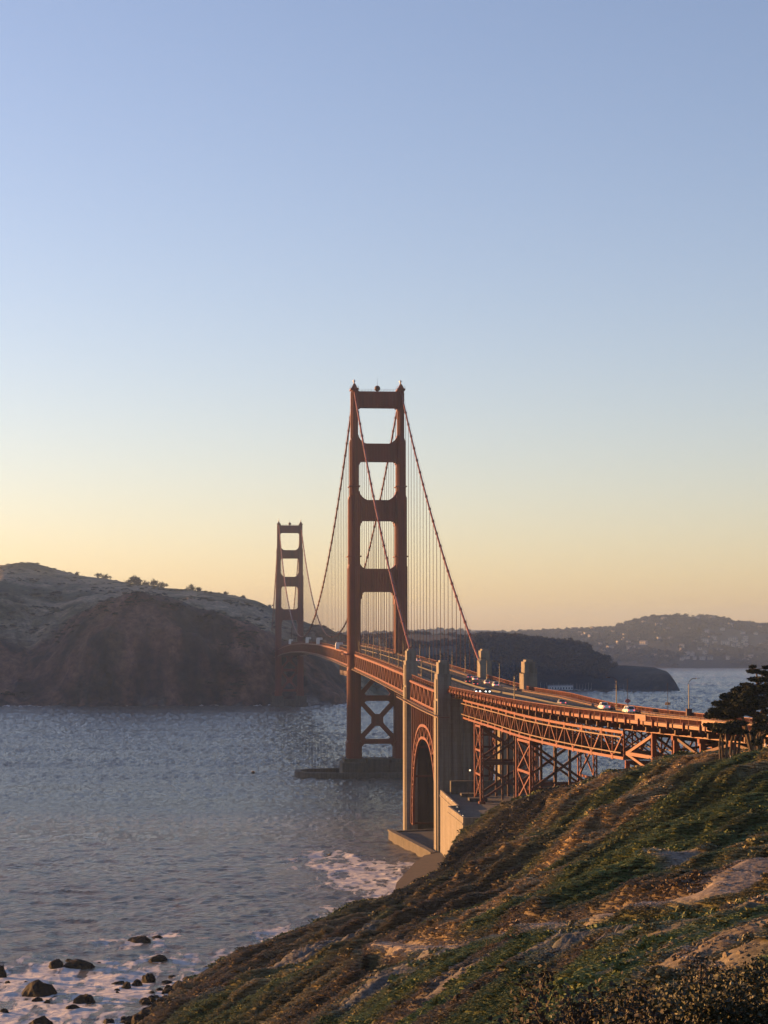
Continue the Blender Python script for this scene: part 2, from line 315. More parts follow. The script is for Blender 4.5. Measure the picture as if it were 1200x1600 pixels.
def terrain_z(x, y, detail=True):
    x = np.asarray(x, float).ravel(); y = np.asarray(y, float).ravel()
    z = base_z(x, y); z = np.clip(z, -16, 90); ang = (np.arctan2(x-CAMX, y-CAMY)-YAW)*F_PX+600; dd_ = np.hypot(x-CAMX, y-CAMY)
    d = np.hypot(x-CAMX, y-CAMY)
    k = np.clip((d/330)**1.7, .01, 1)*np.clip((z+4)/10, .15, 1)
    # spurs and gullies run down the slope towards the sea (to -X, +Y)
    a = x*.80+y*.60; b = -x*.60+y*.80
    g = (fbm(a/75+.4*fbm(x/50, y/50, 2, 8), b/22, 4, 21, True)-.15)*4.6+fbm(a/34, b/9, 3, 33, True)*2.3
    plateau = np.clip((d-300)/60, 0, 1)*np.clip((z-40)/8, 0, 1)
    z2 = z+g*k*(1-.45*plateau)
    z2 = z2+fbm(x/30+7, y/30, 3, 87)*2.6*np.clip(d/300, .03, 1)**1.3*np.clip(z/8, 0, 1)
    # wind-combed mounds of scrub: rounded backs, sharp troughs, long axis down the slope
    bl = 1-np.abs(fbm(a/15+fbm(x/30, y/30, 2, 81), b/4.0, 2, 83, True)); z2 = z2+(bl-.5)*2.0*np.clip(d/260, .05, 1)*np.clip(z/6, 0, 1)
    if detail: z2 = z2+(fbm(x/5, y/5, 4, 51)*.28+fbm(a/11, b/2.6, 3, 61, True)*.32)*np.clip(d/80, .12, 1)
    # brow of the bluff, of the trail and of the near edge: the ground falls away behind each of them
    cz = CAMZ-dd_*(np.interp(ang, BROW[0], BROW[1])-1008.2)/F_PX-np.clip((dd_-430)/60, 0, 1)*0
    n_ = fbm(x/9, y/9, 3, 71)*.8 if detail else 0
    z2 = np.where((ang > 60) & (ang < 1900), np.minimum(z2, cz+n_*.4), z2)
    tz = CAMZ-dd_*(np.interp(ang, [560, 660, 742, 850, 971, 1100, 1200, 1300], [1520, 1490, 1471, 1453, 1437, 1420, 1380, 1340])-1008.2)/F_PX
    dt = np.interp(ang, [560, 660, 742, 850, 971, 1100, 1200], [260, 235, 200, 172, 150, 138, 138]); z2 = np.where((ang > 560) & (ang < 1400) & (dd_ < dt+45), np.minimum(z2, tz-.1+np.clip(dd_-dt+3, 0, None)*.5), z2)
    nz_ = CAMZ-dd_*(np.interp(ang, [0, 900, 1000, 1100, 1200, 1400], [1640, 1620, 1600, 1585, 1570, 1560])-1008.2)/F_PX; z2 = np.where((ang > -200) & (ang < 1500) & (dd_ < 42), np.minimum(z2, nz_-.25), z2)
    anch = (x > -30) & (x < 25) & (y > -566) & (y < -340)
    z2 = np.where(anch, np.minimum(z2, 1.0-np.clip((y+520)/40, 0, 4)), z2)
    # flattened trails
    for pl, wd in TRAILS:
        for (p, q) in zip(pl[:-1], pl[1:]):
            dx, dy = q[0]-p[0], q[1]-p[1]; t = np.clip(((x-p[0])*dx+(y-p[1])*dy)/(dx*dx+dy*dy), 0, 1)
            dd = np.hypot(x-p[0]-t*dx, y-p[1]-t*dy); zz = p[2]+t*(q[2]-p[2]); f = np.exp(-(dd/wd)**4)
            z2 = z2*(1-f)+zz*f
    return z2
BROW = ([60, 200, 300, 345, 380, 450, 500, 560, 600, 650, 690, 720, 745, 770, 810, 850, 880, 905, 925, 950, 967, 1002, 1022, 1050, 1100, 1150, 1200, 1300, 1900],
        [1680, 1600, 1528, 1500, 1478, 1457, 1437, 1407, 1402, 1378, 1357, 1302, 1283, 1262, 1248, 1236, 1229, 1226, 1218, 1207, 1205, 1199, 1187, 1179, 1176, 1174, 1171, 1155, 1100])
TRAILS = []
def on_ground(px, py):
    d = ray(px, py); d = d/math.hypot(d[0], d[1]); ts = np.concatenate([np.arange(8, 80, 1.), np.arange(80, 800, 2.5)])
    p = CP+d*ts[:, None]; g = terrain_z(p[:, 0], p[:, 1], False); hit = np.where(p[:, 2] < g)[0]
    if len(hit) == 0: return at_z(px, py, 0.)
    return np.array([p[hit[0], 0], p[hit[0], 1], g[hit[0]]])
_t1 = [at_d(*q) for q in ((600,1508,258),(660,1490,235),(742,1471,200),(850,1452,172),(900,1443,162),(971,1436,150),(1030,1428,145),(1100,1417,140),(1142,1397,140),(1190,1384,150))]
_t2 = [at_d(*q) for q in ((1058,1361,200),(1110,1352,196),(1160,1343,190),(1215,1331,184))]
for _t in (_t1, _t2):
    for _p in _t: _p[2] = float(terrain_z([_p[0]], [_p[1]], False)[0])
TRAILS = [(_t1, 2.6), (_t2, 3.6)]

PATCH = []   # (world x, y, sigma along slope, sigma across, class)
for px, py, sa, sb, c in [(430,1510,15,9,'grey'),(470,1500,10,6,'grey'),(620,1520,7,4,'grey'),(660,1500,6,4,'grey'),(590,1545,6,3,'grey'),(700,1490,6,3,'grey'),(850,1480,6,5,'grey'),(900,1465,7,4,'grey'),(720,1530,5,4,'grey'),(1000,1460,4,3,'grey'),(985,1490,4,2.5,'grey'),(680,1560,6,3,'grey'),
 (1100,1450,12,9,'tan'),(1180,1410,14,9,'tan'),(1020,1490,6,5,'tan'),(1150,1500,8,6,'tan'),(1080,1500,7,5,'tan'),(1190,1460,9,6,'tan'),(890,1460,5,3,'tan'),(1080,1380,6,3,'tan'),(780,1480,6,3,'brown'),(930,1480,8,4,'brown'),
 (850,1375,14,4,'dry'),(790,1400,10,4,'dry'),(905,1320,12,4,'dry'),(930,1290,12,4,'dry'),(1000,1195,18,7,'dry'),(950,1215,14,6,'dry'),(880,1240,10,5,'dry'),(740,1430,14,4,'dry'),(1060,1200,12,5,'dry'),(1000,1270,10,3,'dry'),(800,1320,10,5,'dry'),(870,1350,10,3,'dry'),(1140,1185,14,4,'dry'),
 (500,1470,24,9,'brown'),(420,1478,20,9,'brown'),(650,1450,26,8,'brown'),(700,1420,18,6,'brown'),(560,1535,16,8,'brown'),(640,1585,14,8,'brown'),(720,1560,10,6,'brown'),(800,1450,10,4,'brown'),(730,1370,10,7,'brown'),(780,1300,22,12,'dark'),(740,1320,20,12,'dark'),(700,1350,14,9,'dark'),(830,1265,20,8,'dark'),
 (1090,1385,8,5,'brown'),(1120,1380,8,5,'grey'),(1060,1400,6,4,'brown'),(1160,1390,8,5,'tan'),(350,1530,16,8,'brown'),(300,1560,16,8,'brown'),(350,1500,12,8,'brown')]:
    q = on_ground(px, py); k_ = min(1.3, math.hypot(q[0]-CAMX, q[1]-CAMY)/300); PATCH.append((q[0], q[1], sa*k_, sb*k_, c))
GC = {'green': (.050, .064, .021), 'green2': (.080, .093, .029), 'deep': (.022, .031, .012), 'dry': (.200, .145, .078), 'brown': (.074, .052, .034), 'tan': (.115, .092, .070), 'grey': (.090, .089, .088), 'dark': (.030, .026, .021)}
def ground_color(x, y):
    a = x*.80+y*.60; b = -x*.60+y*.80
    n1 = fbm(a/40, b/11, 4, 101); n2 = fbm(a/16, b/5, 3, 111); n3 = fbm(x/4, y/4, 3, 121)
    w_ = {k: np.zeros(len(x)) for k in GC}
    w_['green'] += 1.0; w_['green2'] += np.clip(n2+n3*.15+.15, 0, 1)*2.4; w_['deep'] += np.clip(-n2*.8, 0, 1)*2.2
    n0 = fbm(a/34, b/12, 3, 131); w_['brown'] += np.clip(n1*1.3+n3*.1-.16, 0, 1)*2.0; w_['dry'] += np.clip(n0*1.5+n2*.25-.22, 0, 1)*3.4
    an_ = (np.arctan2(x-CAMX, y-CAMY)-YAW)*F_PX+600; dt_ = np.interp(an_, [560, 660, 742, 850, 971, 1100, 1200], [260, 235, 200, 172, 150, 138, 138]); w_['brown'] += 4*np.exp(-((np.hypot(x-CAMX, y-CAMY)-dt_-7)/9)**2)*((an_ > 600) & (an_ < 1400))
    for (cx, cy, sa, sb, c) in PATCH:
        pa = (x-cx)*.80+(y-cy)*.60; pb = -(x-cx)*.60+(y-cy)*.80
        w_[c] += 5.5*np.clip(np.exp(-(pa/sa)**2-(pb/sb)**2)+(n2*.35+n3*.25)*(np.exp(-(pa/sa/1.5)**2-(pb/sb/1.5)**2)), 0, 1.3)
    tr = np.zeros(len(x))
    for pl, wd in TRAILS:
        for (p, q) in zip(pl[:-1], pl[1:]):
            dx, dy = q[0]-p[0], q[1]-p[1]; t = np.clip(((x-p[0])*dx+(y-p[1])*dy)/(dx*dx+dy*dy), 0, 1)
            dd = np.hypot(x-p[0]-t*dx, y-p[1]-t*dy)*(1+.35*n3); tr = np.maximum(tr, np.exp(-(dd/wd/.8)**4))
    global TR_; TR_ = tr
    tot = sum(v**1.6 for v in w_.values()); col = sum((v**1.6)[:, None]*np.array(GC[k])[None] for k, v in w_.items())/tot[:, None]
    veg = ((w_['green']**1.6+w_['green2']**1.6+w_['deep']**1.6+w_['brown']**1.6*.8+w_['dry']**1.6*.6+w_['dark']**1.6*.5)/tot)*(1-tr)
    col = col*(1-tr[:, None])+tr[:, None]*np.array((.17, .142, .115))
    return col, veg
def hillside():
    az = np.concatenate([np.linspace(-180, -14, 60)[:-1], np.linspace(-14, 20, 640), np.linspace(20, 180, 60)[1:]])*math.pi/180
    rr = np.concatenate([np.geomspace(2.5, 60, 90)[:-1], np.geomspace(60, 620, 620), np.geomspace(620, 1400, 40)[1:]])
    A, D = np.meshgrid(az, rr); X = (CAMX+np.sin(A)*D); Y = (CAMY+np.cos(A)*D)
    x, y = X.ravel(), Y.ravel(); z = terrain_z(x, y)
    bare = (1-ground_color(x, y)[1])*(1-TR_)
    d = np.hypot(x-CAMX, y-CAMY)
    rock = fbm(x/2.2, y/2.2, 5, 201, True)*.22+fbm(x/.7, y/.7, 3, 207, True)*.10          # broken rock where nothing grows
    tr = np.zeros(len(x))
    z = z+rock*np.clip(bare*1.6-.5, 0, 1)*np.clip(d/90, .1, 1)*np.clip(1.3-np.abs(z-base_z(x, y))*.0, 0, 1)*.8
    # crop everything that is well below the sea
    nx = X.shape[1]; ny = X.shape[0]; i = np.arange((ny-1)*nx).reshape(ny-1, nx)[:, :-1]
    Fc = np.stack([i, i+1, i+nx+1, i+nx], -1).reshape(-1, 4); zz = z[Fc].max(1); Fc = Fc[zz > -4]
    o = link_mesh('hillside', np.stack([x, y, z], -1), Fc, None, smooth=True)
    col, veg = ground_color(x, y)
    wet = np.clip((3.5-z)/4, 0, 1)[:, None]; col = col*(1-.65*wet)
    ca = o.data.attributes.new('ground', 'FLOAT_COLOR', 'POINT'); ca.data.foreach_set('color', np.concatenate([col, np.ones((len(col), 1))], 1).astype(np.float32).ravel())
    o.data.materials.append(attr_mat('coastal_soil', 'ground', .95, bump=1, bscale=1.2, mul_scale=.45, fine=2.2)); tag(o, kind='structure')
    return o

# ================================================================ FAR LAND: profiles along sight azimuths
def land(name, cols, noise_amp, nscale, colfn, lmat, sub=8, rows=90, seed=1, front_noise=.2):
    """cols: [(px, [(py, D), ...from the shore up and back]), ...]"""
    pxs = np.array([c[0] for c in cols], float); K = max(len(c[1]) for c in cols)
    prof = []
    for px, pts in cols:
        pts = list(pts)
        D = np.array([p[1] for p in pts], float)
        z = np.array([at_d(px, p[0], p[1])[2] if p[0] is not None else -15. for p in pts])
        s = np.linspace(0, 1, len(pts)); S = np.linspace(0, 1, rows)
        prof.append((np.interp(S, s, D), np.interp(S, s, z)))
    px_f = np.linspace(pxs[0], pxs[-1], int((pxs[-1]-pxs[0])/sub)+2)
    def interp(idx):
        a = np.array([p[idx] for p in prof]); o_ = np.empty((len(px_f), rows))
        for r in range(rows): o_[:, r] = np.interp(px_f, pxs, a[:, r])
        k = np.array([.06, .12, .18, .28, .18, .12, .06]); k /= k.sum()
        pad = np.pad(o_, ((3, 3), (0, 0)), 'edge'); o_ = sum(k[i]*pad[i:i+len(px_f)] for i in range(7))
        pad = np.pad(o_, ((0, 0), (2, 2)), 'edge'); k2 = np.array([.1, .22, .36, .22, .1]); return sum(k2[i]*pad[:, i:i+rows] for i in range(5))
    D = interp(0); Z = interp(1)
    dr = ray(px_f, np.full(len(px_f), 1008.)); dr = dr[:, :2]/np.linalg.norm(dr[:, :2], axis=1)[:, None]
    X = CAMX+dr[:, 0:1]*D; Y = CAMY+dr[:, 1:2]*D
    x, y, z = X.ravel(), Y.ravel(), Z.ravel()
    k = np.clip((z+8)/60, front_noise, 1)
    rr_ = np.hypot(x-CAMX, y-CAMY)
    if name == 'headland': z = z+11*np.exp(-((rr_-2500)/90)**2)*np.clip(z/40, 0, 1)*np.clip((128-z)/50, 0, 1)*(fbm(x/48+.5*fbm(x/90, y/90, 2, 7), y/260, 4, 97, True)-.1)
    if name == 'headland': z = z+9*np.clip((3150-rr_)/350, .18, 1)*(fbm(x/38+.4*fbm(x/70, y/70, 2, 12), y/55, 5, 99, True)-.15)
    cl_ = 1.0 if name != 'headland' else (.20+.62*np.exp(-((rr_-2500)/110)**2)+.35*np.exp(-((rr_-2900)/180)**2))
    if name == 'headland': cl_ = cl_*np.clip((150-z)/60, .25, 1)
    z = z+noise_amp*k*cl_*((fbm(x/nscale+.35*fbm(x/200, y/200, 2, seed+3), y/nscale*.45, 5, seed, True)-.2)*.8+fbm(x/nscale*3, y/nscale*3, 4, seed+9)*.3)
    nr = rows; nc = len(px_f); i = (np.arange(nc-1)[:, None]*nr+np.arange(nr-1)[None]).ravel()
    Fc = np.stack([i, i+nr, i+nr+1, i+1], -1)
    o = link_mesh(name, np.stack([x, y, z], -1), Fc, None, smooth=True)
    col = colfn(x, y, z); ca = o.data.attributes.new('ground', 'FLOAT_COLOR', 'POINT'); ca.data.foreach_set('color', np.concatenate([col, np.ones((len(col), 1))], 1).astype(np.float32).ravel())
    o.data.materials.append(lmat); tag(o, kind='structure')
    return o, (px_f, X, Y, z.reshape(X.shape))
def mix3(a, b, t): return np.array(a)[None]*(1-t[:, None])+np.array(b)[None]*t[:, None]
def headland_col(x, y, z):
    D_ = np.hypot(x-CAMX, y-CAMY); n = fbm(x/110, y/160, 4, 301); n2 = fbm(x/30, y/40, 4, 302); n3 = fbm(x/22+n2, y/30, 3, 303)
    cliff = np.clip((2690-D_+n*60)/60, 0, 1)
    c = mix3((.19, .155, .105), (.050, .056, .030), np.clip(.5+(n+.0)*2.6+n2*.9+n3*.5, 0, 1))
    red = mix3((.125, .070, .050), (.028, .023, .020), np.clip(.5+n2*2.0+n3*.5, 0, 1)); g_ = np.clip(n*2.2+n3-.25, 0, 1)[:, None]; red = red*(1-.6*g_)+np.array([.034, .036, .024])*.6*g_
    c = c*(1-cliff[:, None])+red*cliff[:, None]
    pale = (np.clip((14-z)/8, 0, 1)*np.clip(n2*3-.5, 0, 1))[:, None]; return c*(1-pale)+np.array([.14, .13, .12])*pale
def wood_col(x, y, z):
    n = fbm(x/80, y/80, 4, 311)+.55*((x > 565) & (y < 2700) & (z < 48)); return mix3((.012, .017, .014), (.030, .031, .023), np.clip(n*1.8-.1, 0, 1))
def build_far_land():
    lm = attr_mat('headland_ground', 'ground', .95, bump=1, bscale=.09, mul_scale=.018, fine=.11)
    S = 1101.5
    marin = [(-420,[(None,2450),(S,2500),(1020,2560),(960,2700),(985,3000),(905,3500),(885,4000),(990,4600)]),
     (-200,[(None,2420),(S,2475),(1030,2560),(975,2700),(985,3000),(900,3500),(880,4000),(990,4600)]),
     (0,[(None,2400),(S,2455),(1040,2560),(985,2700),(945,2800),(925,3000),(881,3500),(960,4300)]),
     (45,[(None,2400),(S,2455),(1050,2560),(990,2700),(950,2850),(925,3100),(875,3600),(960,4300)]),
     (90,[(None,2400),(S,2455),(1040,2530),(985,2650),(960,2850),(930,3100),(888,3600),(960,4300)]),
     (130,[(None,2390),(S,2445),(1030,2490),(965,2580),(948,2800),(925,3100),(899,3500),(960,4300)]),
     (170,[(None,2390),(S,2440),(1010,2480),(938,2560),(945,2800),(925,3100),(904,3500),(960,4300)]),
     (210,[(None,2390),(S,2440),(1000,2480),(932,2560),(946,2800),(925,3100),(912,3450),(970,4200)]),
     (260,[(None,2390),(S,2440),(1000,2480),(933,2560),(950,2800),(935,3050),(918,3400),(975,4200)]),
     (300,[(None,2390),(S,2440),(1010,2480),(952,2560),(955,2750),(940,2950),(922,3350),(980,4200)]),
     (350,[(None,2395),(S,2445),(1025,2490),(972,2570),(965,2750),(945,2950),(928,3300),(985,4000)]),
     (400,[(None,2400),(S,2450),(1035,2500),(990,2580),(975,2750),(955,2950),(937,3250),(990,3900)]),
     (430,[(None,2400),(S,2450),(1045,2500),(1003,2580),(985,2750),(968,2950),(952,3200),(995,3800)]),
     (470,[(None,2410),(S,2452),(1060,2500),(1020,2580),(1000,2750),(980,2950),(972,3200),(1000,3700)]),
     (510,[(None,2415),(S,2455),(1075,2500),(1045,2580),(1015,2750),(992,2950),(982,3200),(1005,3700)]),
     (535,[(None,2420),(1101,2460),(1085,2500),(1062,2580),(1035,2750),(1006,2950),(992,3200),(1005,3700)]),
     (560,[(None,2700),(1092,2720),(1080,2760),(1065,2800),(1040,2900),(1015,3000),(998,3200),(1006,3700)]),
     (600,[(None,2860),(1087,2900),(1075,2950),(1060,3000),(1035,3100),(1012,3250),(998,3450),(1006,3900)]),
     (625,[(None,2860),(None,2900),(None,2950),(None,3000),(None,3100),(None,3250),(None,3450),(None,3900)])]
    o, g1 = land('headland', marin, 34, 120, headland_col, lm, sub=3, rows=150, seed=5)
    # low hills of the next bay, wooded hill and grassy cape with its breakwater cove
    bay = [(540,[(None,3100),(1083,3160),(1060,3250),(1030,3400),(1005,3700),(996,4100),(1006,4600)]),
     (600,[(None,3050),(1083,3110),(1050,3200),(1025,3400),(1002,3700),(993,4100),(1006,4600)]),
     (650,[(None,3000),(1083,3060),(1050,3150),(1020,3400),(1003,3700),(992,4100),(1005,4600)]),
     (700,[(None,3000),(1083,3060),(1050,3150),(1025,3300),(1005,3600),(993,4000),(1006,4600)]),
     (735,[(None,3000),(1082,3060),(1052,3150),(1022,3350),(1006,3550),(997,3800),(1006,4600)]),
     (760,[(None,3050),(1082,3100),(1050,3200),(1018,3350),(1001,3500),(996,3600),(1008,4300)]),
     (800,[(None,3130),(1081,3180),(1060,3240),(1026,3350),(1004,3450),(997,3550),(1010,4200)]),
     (850,[(None,3200),(1079,3260),(1062,3300),(1030,3380),(1008,3460),(1003,3550),(1012,4100)]),
     (890,[(None,3220),(1078,3280),(1062,3320),(1039,3380),(1017,3450),(1009,3550),(1014,4100)]),
     (925,[(None,3230),(1078,3285),(1062,3320),(1052,3380),(1036,3430),(1027,3500),(1030,4000)]),
     (938,[(None,3230),(1078,3288),(1066,3312),(1056,3365),(1046,3430),(1041,3500),(1040,3950)]),
     (950,[(None,3230),(1078,3290),(1068,3310),(1055,3360),(1044,3430),(1038,3500),(1045,3900)]),
     (990,[(None,3220),(1079,3270),(1066,3290),(1052,3330),(1043,3400),(1040,3500),(1048,3800)]),
     (1020,[(None,3210),(1079.5,3250),(1064,3265),(1050,3300),(1044,3380),(1042,3450),(1055,3700)]),
     (1042,[(None,3205),(1079.5,3245),(1066,3255),(1052,3280),(1047,3330),(1050,3400),(1065,3560)]),
     (1054,[(None,3200),(1079.5,3240),(1074,3246),(1062,3260),(1062,3300),(1070,3360),(None,3500)]),
     (1068,[(None,3200),(None,3240),(None,3246),(None,3260),(None,3300),(None,3360),(None,3500)])]
    o, g2 = land('wooded_cape', bay, 5, 120, wood_col, lm, sub=3, rows=80, seed=15)
    T = 1042.8
    tib = [(500,[(None,7200),(1040,7300),(1020,7600),(1000,8000),(992,8600),(1005,9600)]),
     (640,[(None,6900),(1042,7000),(1020,7400),(1000,7800),(989,8300),(1005,9600)]),
     (700,[(None,6600),(T,6700),(1020,7100),(1000,7600),(984,8200),(1004,9600)]),
     (800,[(None,6500),(T,6600),(1020,7000),(1000,7500),(988,8000),(1004,9600)]),
     (860,[(None,6500),(T,6590),(1020,7000),(1000,7400),(987,8000),(1004,9600)]),
     (900,[(None,6500),(T,6590),(1020,6900),(1000,7300),(984,7900),(1004,9600)]),
     (960,[(None,6500),(T,6590),(1020,6900),(995,7300),(981,7900),(1004,9600)]),
     (980,[(None,6480),(T,6580),(1018,6850),(990,7250),(974,7800),(1004,9600)]),
     (1010,[(None,6480),(T,6580),(1015,6850),(985,7250),(966,7800),(1004,9600)]),
     (1055,[(None,6480),(T,6580),(1013,6850),(980,7250),(961,7800),(1004,9600)]),
     (1110,[(None,6480),(T,6580),(1013,6850),(982,7250),(962.5,7800),(1004,9600)]),
     (1150,[(None,6480),(T,6580),(1015,6850),(988,7250),(973,7800),(1004,9600)]),
     (1200,[(None,6480),(T,6580),(1018,6850),(990,7250),(975,7800),(1004,9600)]),
     (1400,[(None,6500),(T,6600),(1018,6900),(990,7400),(970,7900),(1004,9600)])]
    o, g3 = land('far_hillside', tib, 9, 260, wood_col, lm, sub=4, rows=70, seed=25)
    far = [(450,[(1008,12500),(992,13000),(990,13400),(1000,13900)]),(650,[(1008,12500),(990,13000),(986,13400),(1000,13900)]),(740,[(1008,12500),(986,13000),(984,13400),(1000,13900)]),
     (780,[(1008,12500),(987,13000),(985,13400),(1000,13900)]),(850,[(1008,12500),(994,13000),(990,13400),(1000,13900)]),(1000,[(1008,12500),(992,13000),(990,13400),(1000,13900)])]
    o, g4 = land('distant_ridge', far, 5, 500, wood_col, lm, sub=10, rows=20, seed=35)
    # unseen headland ridge, shaped to keep the evening sun off the north strait
    nx_, ny_ = 60, 120
    ys = np.linspace(430, 3300, ny_); xs = np.linspace(-3000, -560, nx_); X, Y = np.meshgrid(xs, ys); x, y = X.ravel(), Y.ravel()
    crest = np.interp(y, [430, 520, 560, 900, 1400, 2200, 3300], [-20, 90, 168, 230, 290, 318, 300]); across = np.exp(-((x+1580)/430)**2)
    z = crest*across-14*(1-across)+fbm(x/180, y/180, 4, 44, True)*14*across
    i = (np.arange(ny_-1)[:, None]*nx_+np.arange(nx_-1)[None]).ravel(); Fc = np.stack([i, i+1, i+nx_+1, i+nx_], -1)
    o = link_mesh('sun_blocking_headland', np.stack([x, y, z], -1), Fc, None, smooth=True)
    col = headland_col(x, y, z); ca = o.data.attributes.new('ground', 'FLOAT_COLOR', 'POINT'); ca.data.foreach_set('color', np.concatenate([col, np.ones((len(col), 1))], 1).astype(np.float32).ravel())
    o.data.materials.append(lm); tag(o, kind='structure')
    return g1, g2, g3
# ================================================================ BRIDGE ALIGNMENT
_zy = np.array([-1100,-760,-650,-600,-545,-454,-408,-343,-292,-162,0,70,200,380,640,900,1080,1210,1280,1450,1660], float)
_zz = np.array([59.3,59.9,60.2,60.6,60.9,61.2,62.0,63.7,65.1,68.5,72.1,73.3,75.8,78.0,79.3,78.0,75.8,73.3,72.1,68.2,64], float)
def zr(y):            # top of the west railing
    return float(np.mean(np.interp(y+np.linspace(-25, 25, 11), _zy, _zz)))
def ctr(y): return ((y+560)**2/1616.0, (y+560)/808.0) if y < -560 else (0.0, 0.0)
def P(y, t, dz):
    cx, sl = ctr(y); L = math.hypot(1, sl); nx_, ny_ = 1/L, -sl/L
    bank = min(1, max(0, (-540-y)/60))*1.0*(t+13.7)/27.4
    return Vector((cx+nx_*t, y+ny_*t, zr(y)+dz-bank))
def steps(y0, y1, st):
    n = max(1, int(round(abs(y1-y0)/st))); return [y0+(y1-y0)*i/n for i in range(n+1)]
def sweep(mb, ys, t0, t1, d0, d1):
    vs_ = []; fs = []
    for y in ys: vs_ += [P(y, t0, d0), P(y, t1, d0), P(y, t1, d1), P(y, t0, d1)]
    for i in range(len(ys)-1):
        a = i*4
        for k in range(4): fs.append((a+k, a+(k+1) % 4, a+4+(k+1) % 4, a+4+k))
    fs += [(3, 2, 1, 0), tuple(len(vs_)-4+k for k in range(4))]
    mb.add(vs_, fs)
RAIL_Z = -1.35      # walking surface relative to the rail top
ROAD_Z = -1.55
def railing(parent, ys, t, side, name='railing', pick=.45, m=None, fine=True, pw=.12):
    mb = MB(); sweep(mb, ys, t-.09, t+.09, -.14, 0); sweep(mb, ys, t-.05, t+.05, RAIL_Z+.12, RAIL_Z+.22)
    y0, y1 = ys[0], ys[-1]
    for y in steps(y0, y1, 3.81): p = P(y, t, RAIL_Z-.02); q = P(y, t, .06); mb.beam(p, q, .2, .2)
    if fine:
        for y in steps(y0, y1, pick):
            mb.beam(P(y, t, RAIL_Z+.1), P(y, t, -.1), .05, pw, up=(1, 0, 0))
    return mb.build(name, m or M['orange'], parent)
def fascia(parent, ys, t, side, panel=7.62):
    """solid curb lip with the bright upright boxes seen under the railing"""
    mb = MB(); sweep(mb, ys, t-.15, t+.15, RAIL_Z-.75, RAIL_Z-.02)
    s = -1 if side < 0 else 1
    for y in steps(ys[0], ys[-1], panel):
        mb.beam(P(y, t+s*.3, RAIL_Z-1.15), P(y, t+s*.3, RAIL_Z+.5), .5, .34)
    for y in steps(ys[0], ys[-1], panel/2)[1::2]: mb.beam(P(y, t+s*.2, RAIL_Z-.9), P(y, t+s*.2, RAIL_Z), .3, .22)
    return mb.build('fascia_beam', M['orange'], parent)
def truss_side(parent, y0, y1, t, top, bot, panel, w, name='side_truss', chord=.9, m=None, verticals=True, pat='warren'):
    ys = steps(y0, y1, panel); mb = MB()
    sweep(mb, ys, t-w/2, t+w/2, top-chord, top); sweep(mb, ys, t-w/2, t+w/2, bot, bot+chord)
    for i in range(len(ys)-1):
        a, b = ys[i], ys[i+1]
        if verticals: mb.beam(P(a, t, bot+chord*.9), P(a, t, top-chord*.9), w*.62, w*.55, up=(0, 1, 0))
        p, q = ((a, bot+chord*.5), (b, top-chord*.5)) if i % 2 == 0 else ((a, top-chord*.5), (b, bot+chord*.5))
        mb.beam(P(p[0], t, p[1]), P(q[0], t, q[1]), w*.75, w*.55, up=(1, 0, 0))
        # gusset plates where the members meet
        gy = a if i % 2 == 0 else a
        gz = bot+chord*.7 if i % 2 == 0 else top-chord*.9
        c = P(gy, t, gz); mb.box(c.x-w*.42, c.x+w*.42, c.y-1.0, c.y+1.0, c.z-.7, c.z+.7)
    mb.beam(P(y1, t, bot+chord*.9), P(y1, t, top-chord*.9), w*.62, w*.55, up=(0, 1, 0))
    return mb.build(name, m or M['orange'], parent)
def floor_system(parent, y0, y1, tw, panel, depth, bot=None, m=None):
    mb = MB()
    for y in steps(y0, y1, panel):
        mb.beam(P(y, -tw, ROAD_Z-.6-depth/2), P(y, tw, ROAD_Z-.6-depth/2), .5, depth)
    ys = steps(y0, y1, panel)
    for t in (-9, -6, -3, 0, 3, 6, 9): sweep(mb, ys, t-.2, t+.2, ROAD_Z-1.25, ROAD_Z-.55)
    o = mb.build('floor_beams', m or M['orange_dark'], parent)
    if bot is not None:
        mb = MB()
        for i in range(len(ys)-1):
            mb.beam(P(ys[i], -tw, bot+.45), P(ys[i+1], tw, bot+.40), .45, .45); mb.beam(P(ys[i], tw, bot+.35), P(ys[i+1], -tw, bot+.30), .45, .45)
            mb.beam(P(ys[i], -tw, bot+.5), P(ys[i], tw, bot+.5), .5, .6)
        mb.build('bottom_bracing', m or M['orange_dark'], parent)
    return o
def deck(parent, y0, y1, st=15.24):
    ys = steps(y0, y1, st); mb = MB()
    sweep(mb, ys, -13.3, 13.3, ROAD_Z-.55, ROAD_Z-.03)
    mb.build('deck_slab', M['concrete_dark'], parent)
    mb = MB(); sweep(mb, ys, -13.2, -9.9, ROAD_Z-.03, RAIL_Z-.03); sweep(mb, ys, 9.9, 13.2, ROAD_Z-.03, RAIL_Z-.03)
    mb.build('sidewalk', M['asphalt'], parent)

